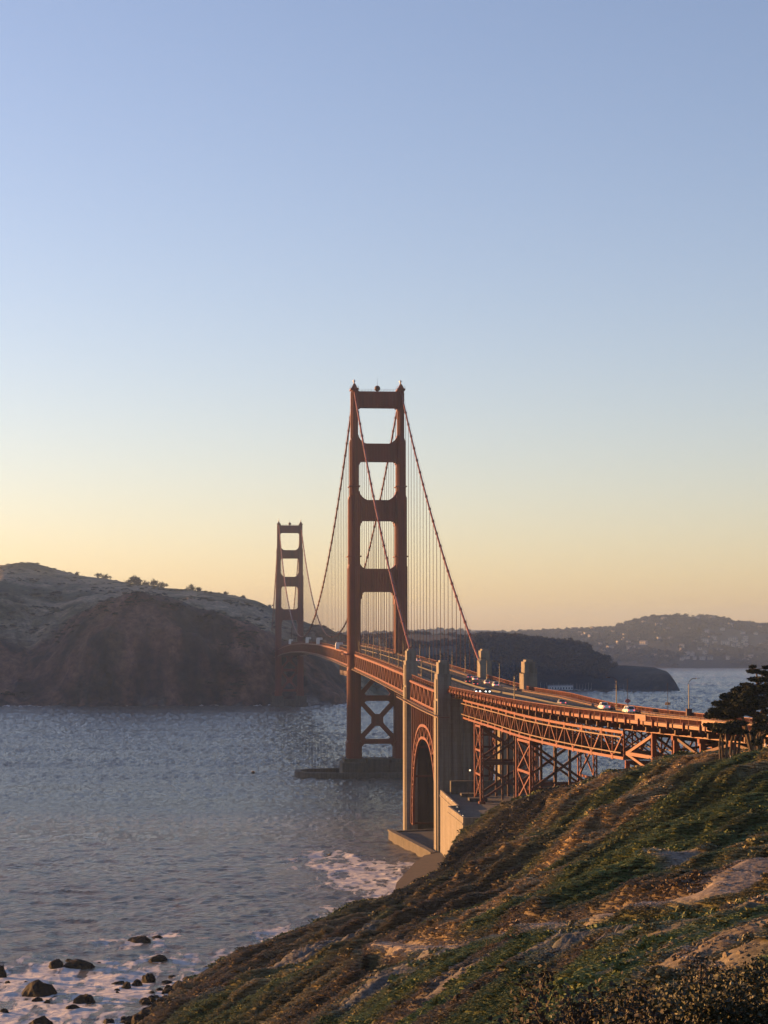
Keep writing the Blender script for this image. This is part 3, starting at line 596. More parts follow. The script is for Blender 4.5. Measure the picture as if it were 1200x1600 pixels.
# ================================================================ SUSPENSION BRIDGE
def leg_sections(parent, x, y):
    """west or east leg: stacked cellular shafts, each narrower than the one below, with notched corners"""
    secs = [(-2, 19.5, 8.6, 17), (19.5, 62, 7.5, 15.6), (62, 121.5, 7.1, 14.4), (121.5, 162, 6.6, 13), (162, 195.5, 5.1, 11), (195.5, 225, 3.7, 9)]
    mb = MB()
    for (z0, z1, wx, wy) in secs:
        z0 = max(z0, 9.5); a, b = wx/2, wy/2; n = .62; n2 = 1.25
        pl = [(-a+n2, -b), (a-n2, -b), (a-n2, -b+n), (a-n, -b+n), (a-n, -b+n2*1.6), (a, -b+n2*1.6), (a, b-n2*1.6), (a-n, b-n2*1.6), (a-n, b-n), (a-n2, b-n), (a-n2, b), (-a+n2, b),
              (-a+n2, b-n), (-a+n, b-n), (-a+n, b-n2*1.6), (-a, b-n2*1.6), (-a, -b+n2*1.6), (-a+n, -b+n2*1.6), (-a+n, -b+n), (-a+n2, -b+n)]
        mb.prism([(x+u, y+v) for u, v in pl], z0, z1, 'z')
        # set-back caps in little steps
        mb.box(x-a+.5, x+a-.5, y-b+.5, y+b-.5, z1, z1+.8)
        # raised pilaster strips on all faces
        for s in (-1, 1):
            mb.box(x-.8, x-.25, y+s*b-(.0 if s > 0 else .22), y+s*b+(.22 if s > 0 else 0), z0+1, z1-1.2)
            mb.box(x+.25, x+.8, y+s*b-(.0 if s > 0 else .22), y+s*b+(.22 if s > 0 else 0), z0+1, z1-1.2)
            for q in (-.33, 0, .33): mb.box(x+s*a-(0 if s > 0 else .2), x+s*a+(.2 if s > 0 else 0), y+q*b-.5, y+q*b+.5, z0+1, z1-1.2)
    for z, hw_, hd_ in ((168, 3.3, 6.3), (127, 4.0, 7.2)): mb.box(x-hw_, x+hw_, y-hd_, y+hd_, z, z+.5)      # inspection galleries
    o = mb.build('tower_leg', M['orange'], parent)
    # saddle housing and beacon
    mb = MB(); mb.box(x-2.4, x+2.4, y-5.2, y+5.2, 225, 225.9); mb.prism([(x-1.9, 225.9), (x+1.9, 225.9), (x+1.2, 227.3), (x+.6, 228.6), (x-.6, 228.6), (x-1.2, 227.3)], y-3, y+3, 'y')
    mb.tube([(x, y, 228.5), (x, y, 230.3)], [.45, .35]); mb.build('saddle_housing', M['orange'], o)
    mb = MB(); mb.tube([(x, y, 230.3), (x, y, 230.8)], [.8, .8]); mb.tube([(x, y, 230.8), (x, y, 231.5)], [.5, .3]); mb.build('beacon', M['white'], o)
    mb = MB()
    for s in (-1, 1):
        for q in (-1, 1):
            mb.beam((x+s*2.2, y+q*5, 225.9), (x+s*2.2, y+q*5, 227.1), .1, .1); 
        mb.beam((x+s*2.2, y-5, 227.1), (x+s*2.2, y+5, 227.1), .08, .08); mb.beam((x-2.2, y+s*5, 227.1), (x+2.2, y+s*5, 227.1), .08, .08)
    mb.build('gallery_rail', M['orange'], o)
    return o
def tower(bridge, y, south=True):
    t = empty('tower', (0, 0, 0)); t.parent = bridge
    for x in (-13.7, 13.7): leg_sections(t, x, y)
    # portal struts: polygon with stepped brackets at the four corners
    def strut(z0, z1, inn, br, stepsn, hy, up=3.5):
        pts = []
        iw = inn
        # lower edge from left to right with stepped bracket
        low = [(-iw-.6, z0-br[1]), (-iw, z0-br[1])]
        for k in range(1, stepsn+1):
            f = k/stepsn; zx = z0-br[1]*(1-f)**1.9; xx = -iw+br[0]*f**1.6
            low += [(low[-1][0], zx), (xx, zx)]
        low[-1] = (low[-1][0], z0)
        left = low; right = [(-a, b) for a, b in reversed(low)]
        upr = [(iw+.6, z1+up), (iw, z1+up)]
        for k in range(1, 6):
            f = k/5; upr += [(iw-up*.9*math.sin(f*math.pi/2)**1.0*f, z1+up*(1-f)**1.5)]
        upl = [(-a, b) for a, b in reversed(upr)]
        mb = MB(); poly = left+right+upr+upl; mb.prism(poly, y-hy, y+hy, 'y')
        # vertical flutes
        n = 13
        for i in range(n):
            xx = -iw+1.2+(2*iw-2.4)*i/(n-1)
            for s in (-1, 1): mb.box(xx-.28, xx+.28, min(y+s*hy, y+s*(hy+.3)), max(y+s*hy, y+s*(hy+.3)), z0+1.0, z1-1.0)
        return mb.build('portal_strut', M['orange'], t)
    strut(214.8, 224.2, 12.0, (3.2, 4.2), 3, 3.0, up=1.2)
    strut(183.0, 193.4, 11.3, (2.6, 6.0), 4, 3.6, up=5)
    strut(148.2, 160.2, 10.6, (2.8, 8.0), 5, 4.2, up=5)
    strut(106.6, 120.0, 10.4, (3.0, 15.5), 6, 4.8, up=3.5)
    mb = MB()
    for i in range(13): mb.beam((-11+i*22/12, y-3, 224.2), (-11+i*22/12, y-3, 225.4), .1, .1); mb.beam((-11+i*22/12, y+3, 224.2), (-11+i*22/12, y+3, 225.4), .1, .1)
    for s in (-3, 3): mb.beam((-12, y+s, 225.4), (12, y+s, 225.4), .08, .08)
    mb.build('top_railing', M['orange'], t)
    mb = MB(); mb.sphere((0, y, 226.3), 1.75, 16, 10); mb.tube([(0, y, 224.2), (0, y, 225)], .5); mb.build('radome', M['orange_dark'], t, True)
    mb = MB(); mb.tube([(0, y, 228), (0, y, 232.8)], [.10, .05], 6); mb.build('mast', M['orange_dark'], t)
    # bracing below the deck
    def member(p, q, wd=2.7): mb.beam((p[0], y, p[1]), (q[0], y, q[1]), 3.6, wd, up=(0, 1, 0))
    mb = MB(); g = 3.4
    def X(z0, z1):
        mb.prism([], 0, 0) if False else None
        for s in (-1, 1):
            a = Vector((-10.2*s, 0, z0)); b = Vector((10.2*s, 0, z1)); d = (b-a).normalized(); nrm = Vector((-d.z, 0, d.x))*1.35
            q = [a-nrm, a+nrm, b+nrm, b-nrm]; mb.prism([(v.x, v.z) for v in q], y-1.8-(.02 if s > 0 else 0), y+1.8+(.02 if s > 0 else 0), 'y')
        zc = (z0+z1)/2; mb.prism([(-g, zc-1.6), (-1.6, zc-g), (1.6, zc-g), (g, zc-1.6), (g, zc+1.6), (1.6, zc+g), (-1.6, zc+g), (-g, zc+1.6)], y-1.95, y+1.95, 'y')
        for s in (-1, 1):
            for (zz, sg) in ((z0, 1), (z1, -1)): mb.prism([(s*10.3, zz), (s*6.6, zz), (s*10.3, zz+sg*4.2)], y-1.9, y+1.9, 'y')
    X(21.2, 43.2); X(46.4, 70)
    mb.build('cross_brace', M['orange'], t)
    mb = MB(); mb.box(-10.3, 10.3, y-2.4, y+2.4, 43.2, 46.4); mb.build('lower_strut', M['orange'], t); mb = MB(); mb.box(-9.9, 9.9, y-2.5, y+2.5, 18.4, 21.2)
    for s in (-1, 1): mb.prism([(s*9.9, 18.4), (s*7.6, 18.4), (s*9.9, 15.9)], y-2.4, y+2.4, 'y')
    mb.build('lower_strut', M['orange'], t)
    mb = MB()      # maintenance equipment on the pier
    for i in range(9):
        xx = -8.6+i*2.1; h = 1.2+2.4*random.random(); mb.beam((xx, y-4, 10.3), (xx+.4, y-4, 10.3+h), .16, .16); mb.beam((xx, y-4, 10.3+h*.6), (xx+1.4, y-4, 10.3+h*.6), .14, .14)
    mb.build('pier_railing', M['orange_dark'], t)
    mb = MB()
    if south:
        for x in (-13.7, 13.7):
            mb.box(x-6.2, x+6.2, y-11.5, y+11.5, 3, 10.3); mb.box(x-7.4, x+7.4, y-13, y+13, -4, 8.2)
            for q in (-5, -2, 2, 5): mb.box(x+q-.35, x+q+.35, y-13.35, y-13, -3, 8)
        mb.box(-6.35, 6.35, y-9.5, y+9.5, -4, 10.1)
    else:
        mb.box(-21, -7.5, y-11, y+11, -4, 13); mb.box(7.5, 21, y-11, y+11, -4, 13); mb.box(-7.5, 7.5, y-8, y+8, -4, 9)
        mb.box(-23, -7, y-13, y+13, -4, 5); mb.box(7, 23, y-13, y+13, -4, 5)
    mb.build('tower_pier', M['concrete_dark'], t)
    if south:
        pts = [(math.cos(a), math.sin(a)) for a in np.linspace(0, 2*math.pi, 65)[:-1]]
        def rnd(c, s, ax, ay): # flattened oval, straight on the long sides
            return (math.copysign(abs(c)**.75, c)*ax, y+math.copysign(abs(s)**.75, s)*ay)
        o_ = [rnd(c, s, 48, 25) for c, s in pts]; i_ = [rnd(c, s, 44.6, 21.6) for c, s in pts]; n = 64; mb = MB(); vs_ = []
        for z, ring in ((-4, o_), (2.6, o_), (3.1, [(a*.995, b*.995) for a, b in o_]), (3.1, i_), (-4, i_)): vs_ += [(a, b, z) for a, b in ring]
        fs = [(r*n+k, r*n+(k+1) % n, (r+1)*n+(k+1) % n, (r+1)*n+k) for r in range(4) for k in range(n)]
        mb.add(vs_, fs); f = mb.build('fender_wall', M['concrete_dark'], t)
    return t
def cable_z(y):
    if y < 0: s = -y/343.; return 226+(66.0-226)*s-4*10.5*s*(1-s)
    if y > 1280: s = (y-1280)/343.; return 226+(66.0-226)*s-4*10.5*s*(1-s)
    return 83.0+(226-83.0)*((y-640)/640.)**2
def suspension_bridge():
    br = empty('suspension_bridge'); tag(br, 'long orange steel suspension bridge with two tall towers across the strait', 'bridge')
    tower(br, 0, True); tower(br, 1280, False)
    for x in (-13.7, 13.7):
        mb = MB(); ys = list(np.linspace(-341, 0, 46))+list(np.linspace(0, 1280, 161))[1:]+list(np.linspace(1280, 1623, 46))[1:]
        mb.tube([(x, y, cable_z(y)) for y in ys], .5, 8); cb = mb.build('main_cable', M['orange'], br, True)
        mb = MB()
        for s in (-.75, .75): mb.tube([(x+s, y, cable_z(y)+1.25) for y in ys], .035, 4)
        for y in np.arange(-335, 1280, 15.24):
            for s in (-.75, .75): mb.beam((x+s*.5, y, cable_z(y)), (x+s, y, cable_z(y)+1.25), .06, .06)
        mb.build('hand_rope', M['orange_dark'], cb)
        mb = MB()
        for i_, y in enumerate(np.arange(-335, 1616, 15.24)):
            e = .5; q_ = MB() if i_ < 50 else mb; q_.tube([(x, y-e, cable_z(y-e)), (x, y+e, cable_z(y+e))], .74, 8)
            if i_ < 50: q_.build('cable_band', M['orange'], cb)
        mb.build('cable_band', M['orange'], cb)['kind'] = 'stuff'
    # suspenders: the hundred that show largest are single parts
    allp = []
    for x in (-13.7, 13.7):
        for k in range(1, 23): allp.append((x, -15.24*k, 0))
        for k in range(1, 84): allp.append((x, 15.24*k, 0))
        for k in range(1, 23): allp.append((x, 1280+15.24*k, 0))
    def near(p): return math.hypot(p[1]-CAMY, p[0]-CAMX)/max(6, cable_z(p[1])-zr(p[1]))**.5
    allp.sort(key=near); rest = MB()
    for i, (x, y, _) in enumerate(allp):
        mb = MB() if i < 100 else rest; z1 = cable_z(y); z0 = zr(y)-2.2
        if z1-z0 < 1: continue
        for s in (-.3, .3): mb.beam((x, y+s, z0), (x, y+s, z1), .17, .17)
        if i < 100: mb.build('suspender', M['orange_dark'], br)
    r = rest.build('suspender', M['orange_dark'], br); r['kind'] = 'stuff'
    # deck and stiffening truss
    for a, b, fine in ((-331, -7, True), (7, 1273, False), (1287, 1623, False)):
        deck(br, a, b)
        floor_system(br, a, b, 13.2, 7.62 if fine else 15.24, 1.4, bot=-9.9)
        for t in (-13.7, 13.7):
            truss_side(br, a, b, t, -1.75, -9.9, 7.62, .8)
            railing(br, steps(a, b, 15.24), t*1.0, t, fine=fine, pick=.6)
            s = -1 if t < 0 else 1
            mb = MB(); sweep(mb, steps(a, b, 15.24), t+s*.42, t+s*.62, -2.15, -1.45); mb.build('fascia_beam', M['orange'], br)
            # inspection walkway along the lower chord
            mb = MB(); ys = steps(a, b, 15.24); e0, e1 = sorted((t+s*.5, t+s*2.0)); sweep(mb, ys, e0, e1, -10.45, -10.2); sweep(mb, ys, t+s*1.9, t+s*2.0, -9.5, -9.4)
            for y in ys: mb.beam(P(y, t+s*1.95, -10.3), P(y, t+s*1.95, -9.4), .1, .1)
            mb.build('inspection_walkway', M['tan_pipe'], br)
            mb = MB(); tt = 9.75*s; sweep(mb, steps(a, b, 15.24), tt-.06, tt+.06, ROAD_Z+.75, ROAD_Z+.85); sweep(mb, steps(a, b, 15.24), tt-.05, tt+.05, ROAD_Z+.1, ROAD_Z+.5)
            for y in steps(a, b, 3.81 if fine else 15.24): mb.beam(P(y, tt, ROAD_Z-.02), P(y, tt, ROAD_Z+.85), .14, .14)
            mb.build('traffic_rail', M['orange_dark'], br)
    # sidewalk bay passing outside the tower legs
    for yy in (0, 1280):
        for s in (-1, 1):
            mb = MB(); mb.box(min(s*13.7, s*20.5), max(s*13.7, s*20.5), yy-11, yy-7.9, zr(yy)-1.9, zr(yy)-1.35); mb.box(min(s*13.7, s*20.5), max(s*13.7, s*20.5), yy+7.9, yy+11, zr(yy)-1.9, zr(yy)-1.35)
            mb.box(min(s*17.6, s*20.6), max(s*17.6, s*20.6), yy-7.9, yy+7.9, zr(yy)-1.9, zr(yy)-1.35)
            for z in (-.02, -.7): mb.beam((s*20.5, yy-11, zr(yy)+z), (s*20.5, yy+11, zr(yy)+z), .12, .12)
            for q in np.linspace(-11, 11, 12): mb.beam((s*20.5, yy+q, zr(yy)-1.4), (s*20.5, yy+q, zr(yy)), .12, .12)
            mb.build('tower_walkway', M['orange'], br)
    # painters' platform slung below the deck just north of the near tower
    mb = MB()
    for (x0, x1, y0, y1) in ((-15.5, 15, 30, 62), (-15.5, 15, 68, 96)):
        mb.box(x0, x1, y0, y1, 57.2, 57.7)
        for xx in np.linspace(x0, x1, 7):
            for yy in (y0, y1): mb.beam((xx, yy, 57.7), (xx, yy, 63.4), .25, .25)
        for yy in np.linspace(y0, y1, 6): mb.beam((x0, yy, 57.7), (x0, yy, 63.4), .25, .25); mb.beam((x0, yy, 60.2), (x0, min(yy+6, y1), 57.8), .2, .2)
        mb.box(x0-.1, x0, y0, y1, 58, 60.0)
    mb.build('work_platform', M['tan_pipe'], br)
    return br

# ================================================================ PYLONS, ARCH, VIADUCT
def pylon(label, y, side, body_top, front_top, inner='concrete'):
    """one concrete shaft of a pylon pair: broad below the deck, slim beside the roadway, set-back cap"""
    t = empty('concrete_pylon', (side*11, y, 0)); tag(t, label, 'pylon')
    t.location = (0, 0, 0)
    s = side
    def bx(mb, a, b, y0, y1, z0, z1): mb.box(min(s*a, s*b), max(s*a, s*b), y0, y1, z0, z1)
    mb = MB(); low = zr(y)-4.5
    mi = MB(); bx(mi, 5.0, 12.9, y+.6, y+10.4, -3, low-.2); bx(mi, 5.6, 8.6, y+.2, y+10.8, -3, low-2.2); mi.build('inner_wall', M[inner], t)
    bx(mb, 12.9, 17.5, y, y+11, -3, low)
    bx(mb, 13.2, 17.95, y+2.1, y+8.9, -3, low-.8)
    mb.build('shaft', M['concrete'], t)
    mb = MB(); bx(mb, 12.8, 17.6, y, y+9, low, body_top); bx(mb, 13.2, 17.95, y+1.6, y+7.4, low, front_top)
    bx(mb, 13.0, 17.3, y-.25, y, low, body_top-1.2)
    mb.build('upper_shaft', M['concrete'], t)
    mb = MB(); bx(mb, 13.3, 17.1, y+.8, y+8.2, body_top, body_top+4.0); bx(mb, 13.9, 16.5, y+1.6, y+7.4, body_top+4.0, body_top+4.7)
    bx(mb, 14.3, 16.1, y+.5, y+.8, body_top+.4, body_top+3.2)
    mb.build('cap', M['concrete'], t)
    return t
def arch_bridge():
    a = empty('arch_bridge'); tag(a, 'orange steel trussed arch carrying the roadway between two pairs of concrete pylons', 'arch bridge')
    y0, y1 = -443.0, -344.0; yc, hw = (y0+y1)/2, 47.0
    deck(a, -454, -331)
    floor_system(a, -443, -343, 14.2, 7.1, 1.4, bot=-9.6)
    def zo(y, hw_, base, rise, p=2.5): s = min(1, abs((y-yc)/hw_)); return base+rise*(1-s**p)**(1/p)
    for t in (-15.6, 15.6):
        truss_side(a, y0, y1, t, -2.2, -9.9, 7.1, .8); s = -1 if t < 0 else 1
        railing(a, steps(y0, y1, 7), t*.985, t, pick=.6)
        mb = MB()
        for y in steps(y0+2, y1-2, 7.1): mb.beam(P(y, t, -2.2), P(y, t, -.9), .3, .3)
        mb.build('bracket', M['orange_dark'], a)
        mb = MB(); sweep(mb, steps(y0, y1, 10), t+s*.45, t+s*.7, -3.0, -2.3); mb.build('fascia_beam', M['orange'], a)
        mb = MB(); e0, e1 = sorted((t+s*.4, t+s*1.7)); sweep(mb, steps(y0-10, y1+12, 8), e0, e1, -10.5, -10.2); mb.build('inspection_walkway', M['tan_pipe'], a)
        if t < 0:      # footbridge passing outside the west pylons at the level of the lower chord
            mb = MB(); ys = steps(y0-24, y1+26, 6); sweep(mb, ys, -19.2, -18.3, -10.5, -10.2); sweep(mb, ys, -19.2, -19.1, -9.4, -9.3)
            for y in ys: mb.beam(P(y, -19.15, -10.3), P(y, -19.15, -9.3), .1, .1)
            for y in (y0-23, y0-8, y0+2, y1-2, y1+12, y1+25): mb.beam(P(y, -18.5, -10.4), P(y, -15, -10.4), .3, .3)
            mb.build('footbridge', M['tan_pipe'], a)
        # arch rib
        mb = MB(); ths = np.linspace(0, math.pi, 33); O = []; I = []
        for th in ths:
            c, sn = math.cos(th), math.sin(th); k = 2/2.5
            O.append(Vector((t, yc+hw*math.copysign(abs(c)**k, c), 4+41*sn**k))); I.append(Vector((t, yc+(hw-6.5)*math.copysign(abs(c)**k, c), 4+36.3*sn**k)))
        for q in (O, I):
            for i in range(32): mb.beam(q[i], q[i+1], 1.0, .9, up=(1, 0, 0))
        rib = mb.build('arch_rib', M['orange'], a)
        mb = MB()
        for i in range(0, 33, 2):
            mb.beam(O[i], I[i], .45, .45, up=(1, 0, 0))
            if i < 32: mb.beam(I[i], O[i+1], .4, .4, up=(1, 0, 0)); mb.beam(O[i+1], I[i+2], .4, .4, up=(1, 0, 0))
        mb.build('arch_lacing', M['orange'], rib)
        for y in steps(y0+5, y1-5, 7.1):
            z = 4+41*(1-min(1, abs((y-yc)/hw))**2.5)**(1/2.5)
            if zr(y)-10-z > 1:
                mb = MB(); mb.beam((t, y, z-.3), P(y, t, -9.8), .6, .6, up=(0, 1, 0))
                for j in range(int((zr(y)-10-z)/5)): mb.box(t-.45, t+.45, y-.36, y+.36, z+2+j*5, z+2.4+j*5)
                mb.build('spandrel_post', M['orange'], a)
    mb = MB()
    for i in range(0, 33, 4):
        th = ths[i]; c, sn = math.cos(th), math.sin(th); k = .8; y = yc+hw*math.copysign(abs(c)**k, c); z = 4+41*sn**k
        mb.beam((-15.6, y, z), (15.6, y, z), .8, .8)
    mb.build('cross_bracing', M['orange_dark'], a)
    return a
def support_tower(parent, ya, yb, base_w, base_e, t=9.0, top=-11.2):
    """four-legged lattice tower"""
    tw = empty('support_tower'); tw.parent = parent
    for tt, zb in ((-t, base_w), (t, base_e)):
        for y in (ya, yb):
            p = P(y, tt, top); mb = MB(); 
            for sx in (-.42, .42): mb.beam((p.x+sx, p.y, zb), (p.x+sx, p.y, p.z), .3, 1.0, up=(0, 1, 0))
            n = max(2, int((p.z-zb)/1.8))
            for i in range(n):
                z0 = zb+(p.z-zb)*i/n; z1 = zb+(p.z-zb)*(i+1)/n; s = 1 if i % 2 else -1
                for q in (-.42, .42): mb.beam((p.x-s*.42, p.y+q, z0), (p.x+s*.42, p.y+q, z1), .12, .12)
            mb.box(p.x-1.0, p.x+1.0, p.y-1.1, p.y+1.1, zb-.6, zb+.5)
            mb.build('column', M['orange'], tw)
    def xpanels(pa, pb, zb, zt, n, wd=.45, horiz=True):
        mb = MB()
        for i in range(n):
            z0 = zb+(zt-zb)*i/n; z1 = zb+(zt-zb)*(i+1)/n
            a0 = Vector((pa.x, pa.y, z0)); a1 = Vector((pa.x, pa.y, z1)); b0 = Vector((pb.x, pb.y, z0)); b1 = Vector((pb.x, pb.y, z1))
            mb.beam(a0, b1, wd, wd); mb.beam(b0, a1, wd*.95, wd*.95); mb.beam(a1, b1, wd*1.3, wd*1.5)
        return mb
    for tt, zb in ((-t, base_w), (t, base_e)):
        xpanels(P(ya, tt, top), P(yb, tt, top), zb+1, P(ya, tt, top).z-.8, max(1, round((P(ya, tt, top).z-zb)/9.5))).build('side_lattice', M['orange'], tw)
    for y in (ya, yb):
        zb = max(base_w, base_e)+1; a, b = P(y, -t, top), P(y, t, top)
        cl_ = xpanels(a, b, zb, a.z-.8, max(1, round((a.z-zb)/14)), .7)
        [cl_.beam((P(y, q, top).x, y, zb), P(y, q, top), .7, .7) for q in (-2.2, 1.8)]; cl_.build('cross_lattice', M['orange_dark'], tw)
    return tw
def viaduct():
    v = empty('approach_viaduct'); tag(v, 'curving orange steel approach viaduct on tall lattice supports beside the bluff', 'viaduct')
    E = -1030
    deck(v, -454.3, E, 8)
    floor_system(v, -456, E, 12.6, 7.62, 1.6)
    ysf = steps(-455, E, 4)
    for t, side in ((-13.7, -1), (13.7, 1)):
        railing(v, ysf, t, side, pick=.3, pw=.2); fascia(v, ysf, t, side)
        mb = MB(); s = side; tt = 9.75*s; sweep(mb, ysf, tt-.06, tt+.06, ROAD_Z+.75, ROAD_Z+.85); sweep(mb, ysf, tt-.05, tt+.05, ROAD_Z+.15, ROAD_Z+.5)
        for y in steps(-455, E, 2.5): mb.beam(P(y, tt, ROAD_Z-.02), P(y, tt, ROAD_Z+.85), .14, .14)
        mb.build('traffic_rail', M['orange_dark'], v)
        # cantilever brackets under the sidewalk
        mb = MB()
        for y in steps(-458, E, 7.62):
            a = P(y, s*13.6, RAIL_Z-.8); b = P(y, s*9, RAIL_Z-.8); c = P(y, s*9, -3.4); a2 = P(y, s*13.6, RAIL_Z-1.2)
            d = Vector((0, .16, 0)); mb.add([a-d, b-d, c-d, a2-d, a+d, b+d, c+d, a2+d], [(0, 1, 2, 3), (7, 6, 5, 4), (0, 4, 5, 1), (1, 5, 6, 2), (2, 6, 7, 3), (3, 7, 4, 0)])
        sweep(mb, ysf, *sorted((s*9.1, s*9.6)), RAIL_Z-1.1, RAIL_Z-.82)
        mb.build('bracket', M['orange_dark'], v)
    for t in (-9, 9):
        s = -1 if t < 0 else 1
        truss_side(v, -458, -679, t, -4.5, -11.2, 7.58, .6, chord=.65)
        for dz, nm in ((-5.9, .16), (-9.6, .14)):
            mb = MB(); sweep(mb, steps(-458, -679, 6), t+s*.75-nm, t+s*.75+nm, dz-nm, dz+nm); mb.build('utility_pipe', M['tan_pipe'], v)
    mb = MB(); ys = steps(-458, -679, 7.58)
    for i in range(len(ys)-1):
        mb.beam(P(ys[i], -9, -11), P(ys[i+1], 9, -11.05), .4, .4); mb.beam(P(ys[i], 9, -10.9), P(ys[i+1], -9, -10.95), .4, .4); mb.beam(P(ys[i], -9, -10.7), P(ys[i], 9, -10.7), .5, .6)
        mb.beam(P(ys[i], -9, -11), P(ys[i], 0, -5), .3, .3); mb.beam(P(ys[i], 9, -11), P(ys[i], 0, -5), .3, .3)
    mb.build('bottom_bracing', M['orange_dark'], v)
    # plate girder spans further south, with stiffeners
    for t in (-9, -3, 3, 9):
        mb = MB(); sweep(mb, steps(-680, E, 6), t-.2, t+.2, -3.9, -2.2); sweep(mb, steps(-680, E, 6), t-.45, t+.45, -4.1, -3.9)
        s = -1 if t < 0 else 1
        for y in steps(-681, E, 2.6): mb.beam(P(y, t+s*.35, -3.9), P(y, t+s*.35, -2.2), .3, .1)
        mb.build('plate_girder', M['orange'], v)
    support_tower(v, -489, -503, 24.6, 24.6)
    support_tower(v, -576, -596, 22, 8)
    tw = empty('end_frame'); tw.parent = v      # raking end frame between the truss and the girder spans
    for t in (-9, 9):
        p, q = P(-681, t, -11.2), P(-697, t, -4.1); z0 = float(terrain_z([p.x], [p.y], False)[0])-2; z1 = float(terrain_z([q.x], [q.y], False)[0])-2
        for c, zb in ((p, z0), (q, z1)): mb = MB(); mb.beam((c.x, c.y, zb), c, 1.0, 1.1, up=(0, 1, 0)); mb.build('column', M['orange'], tw)
        zf = max(z0, z1)+3.4; mb = MB(); mb.beam((q.x, q.y, q.z-.5), (p.x, p.y, zf), .7, .7); mb.beam((q.x, q.y, zf), (p.x, p.y, zf+.1), .8, .8); mb.beam((q.x, q.y, z1), (p.x, p.y, zf), .6, .6); mb.build('raker', M['orange'], tw)
    for y, dz in ((-681, -11.6), (-697, -4.6)): mb = MB(); mb.beam(P(y, -9, dz), P(y, 9, dz), .7, .9); mb.beam(P(y, -9, dz), P(y, 9, -17), .5, .5); mb.beam(P(y, 9, dz), P(y, -9, -17), .5, .5); mb.build('cross_lattice', M['orange_dark'], tw)
    # bents carrying the plate girders
    for i, y in enumerate((-709, -722, -736, -752, -772, -795, -820, -850, -880)):
        b = empty('bent'); b.parent = v
        for t in (-9, 0, 9):
            p = P(y, t, -4.1); zb = float(terrain_z([p.x], [p.y], False)[0])-2; mb = MB(); mb.beam((p.x, p.y, zb), p, 1.1, 1.1, up=(0, 1, 0)); mb.box(p.x-.9, p.x+.9, p.y-.9, p.y+.9, p.z-1.0, p.z-.02); mb.build('column', M['orange'], b)
        mb = MB()
        if i < 8:
            y2 = (-709, -722, -736, -752, -772, -795, -820, -850, -880)[i+1]
            for t in (-9, 9):
                p, q = P(y, t, -4.5), P(y2, t, -4.5); zb = float(terrain_z([q.x], [q.y], False)[0])-.5
                if i % 2 == 0: mb.beam(p, (q.x, q.y, min(zb, q.z-2)), .6, .6)
                else: mb.beam(q, (p.x, p.y, min(zb, q.z-2)), .6, .6)
        p, q = P(y, -9, -4.6), P(y, 9, -4.6); mb.beam(p, q, .6, .8); zb = float(terrain_z([q.x], [q.y], False)[0])
        mb.beam(p, (q.x, q.y, min(zb, p.z-3)+1), .5, .5); mb.beam(q, (p.x, p.y, min(zb, p.z-3)+1), .5, .5)
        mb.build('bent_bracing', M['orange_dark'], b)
    # bright plain panels in the railing (expansion joints)
    for y in (-698, -731.5, -778):
        mb = MB(); y2 = y-6; vs_ = [P(y, -13.95, -1.3), P(y2, -13.95, -1.3), P(y2, -13.95, 0.1), P(y, -13.95, 0.1), P(y, -13.85, -1.3), P(y2, -13.85, -1.3), P(y2, -13.85, 0.1), P(y, -13.85, 0.1)]
        mb.add(vs_, [(0, 1, 2, 3), (7, 6, 5, 4), (0, 4, 5, 1), (1, 5, 6, 2), (2, 6, 7, 3), (3, 7, 4, 0)]); mb.build('railing_panel', M['orange'], v)
    return v
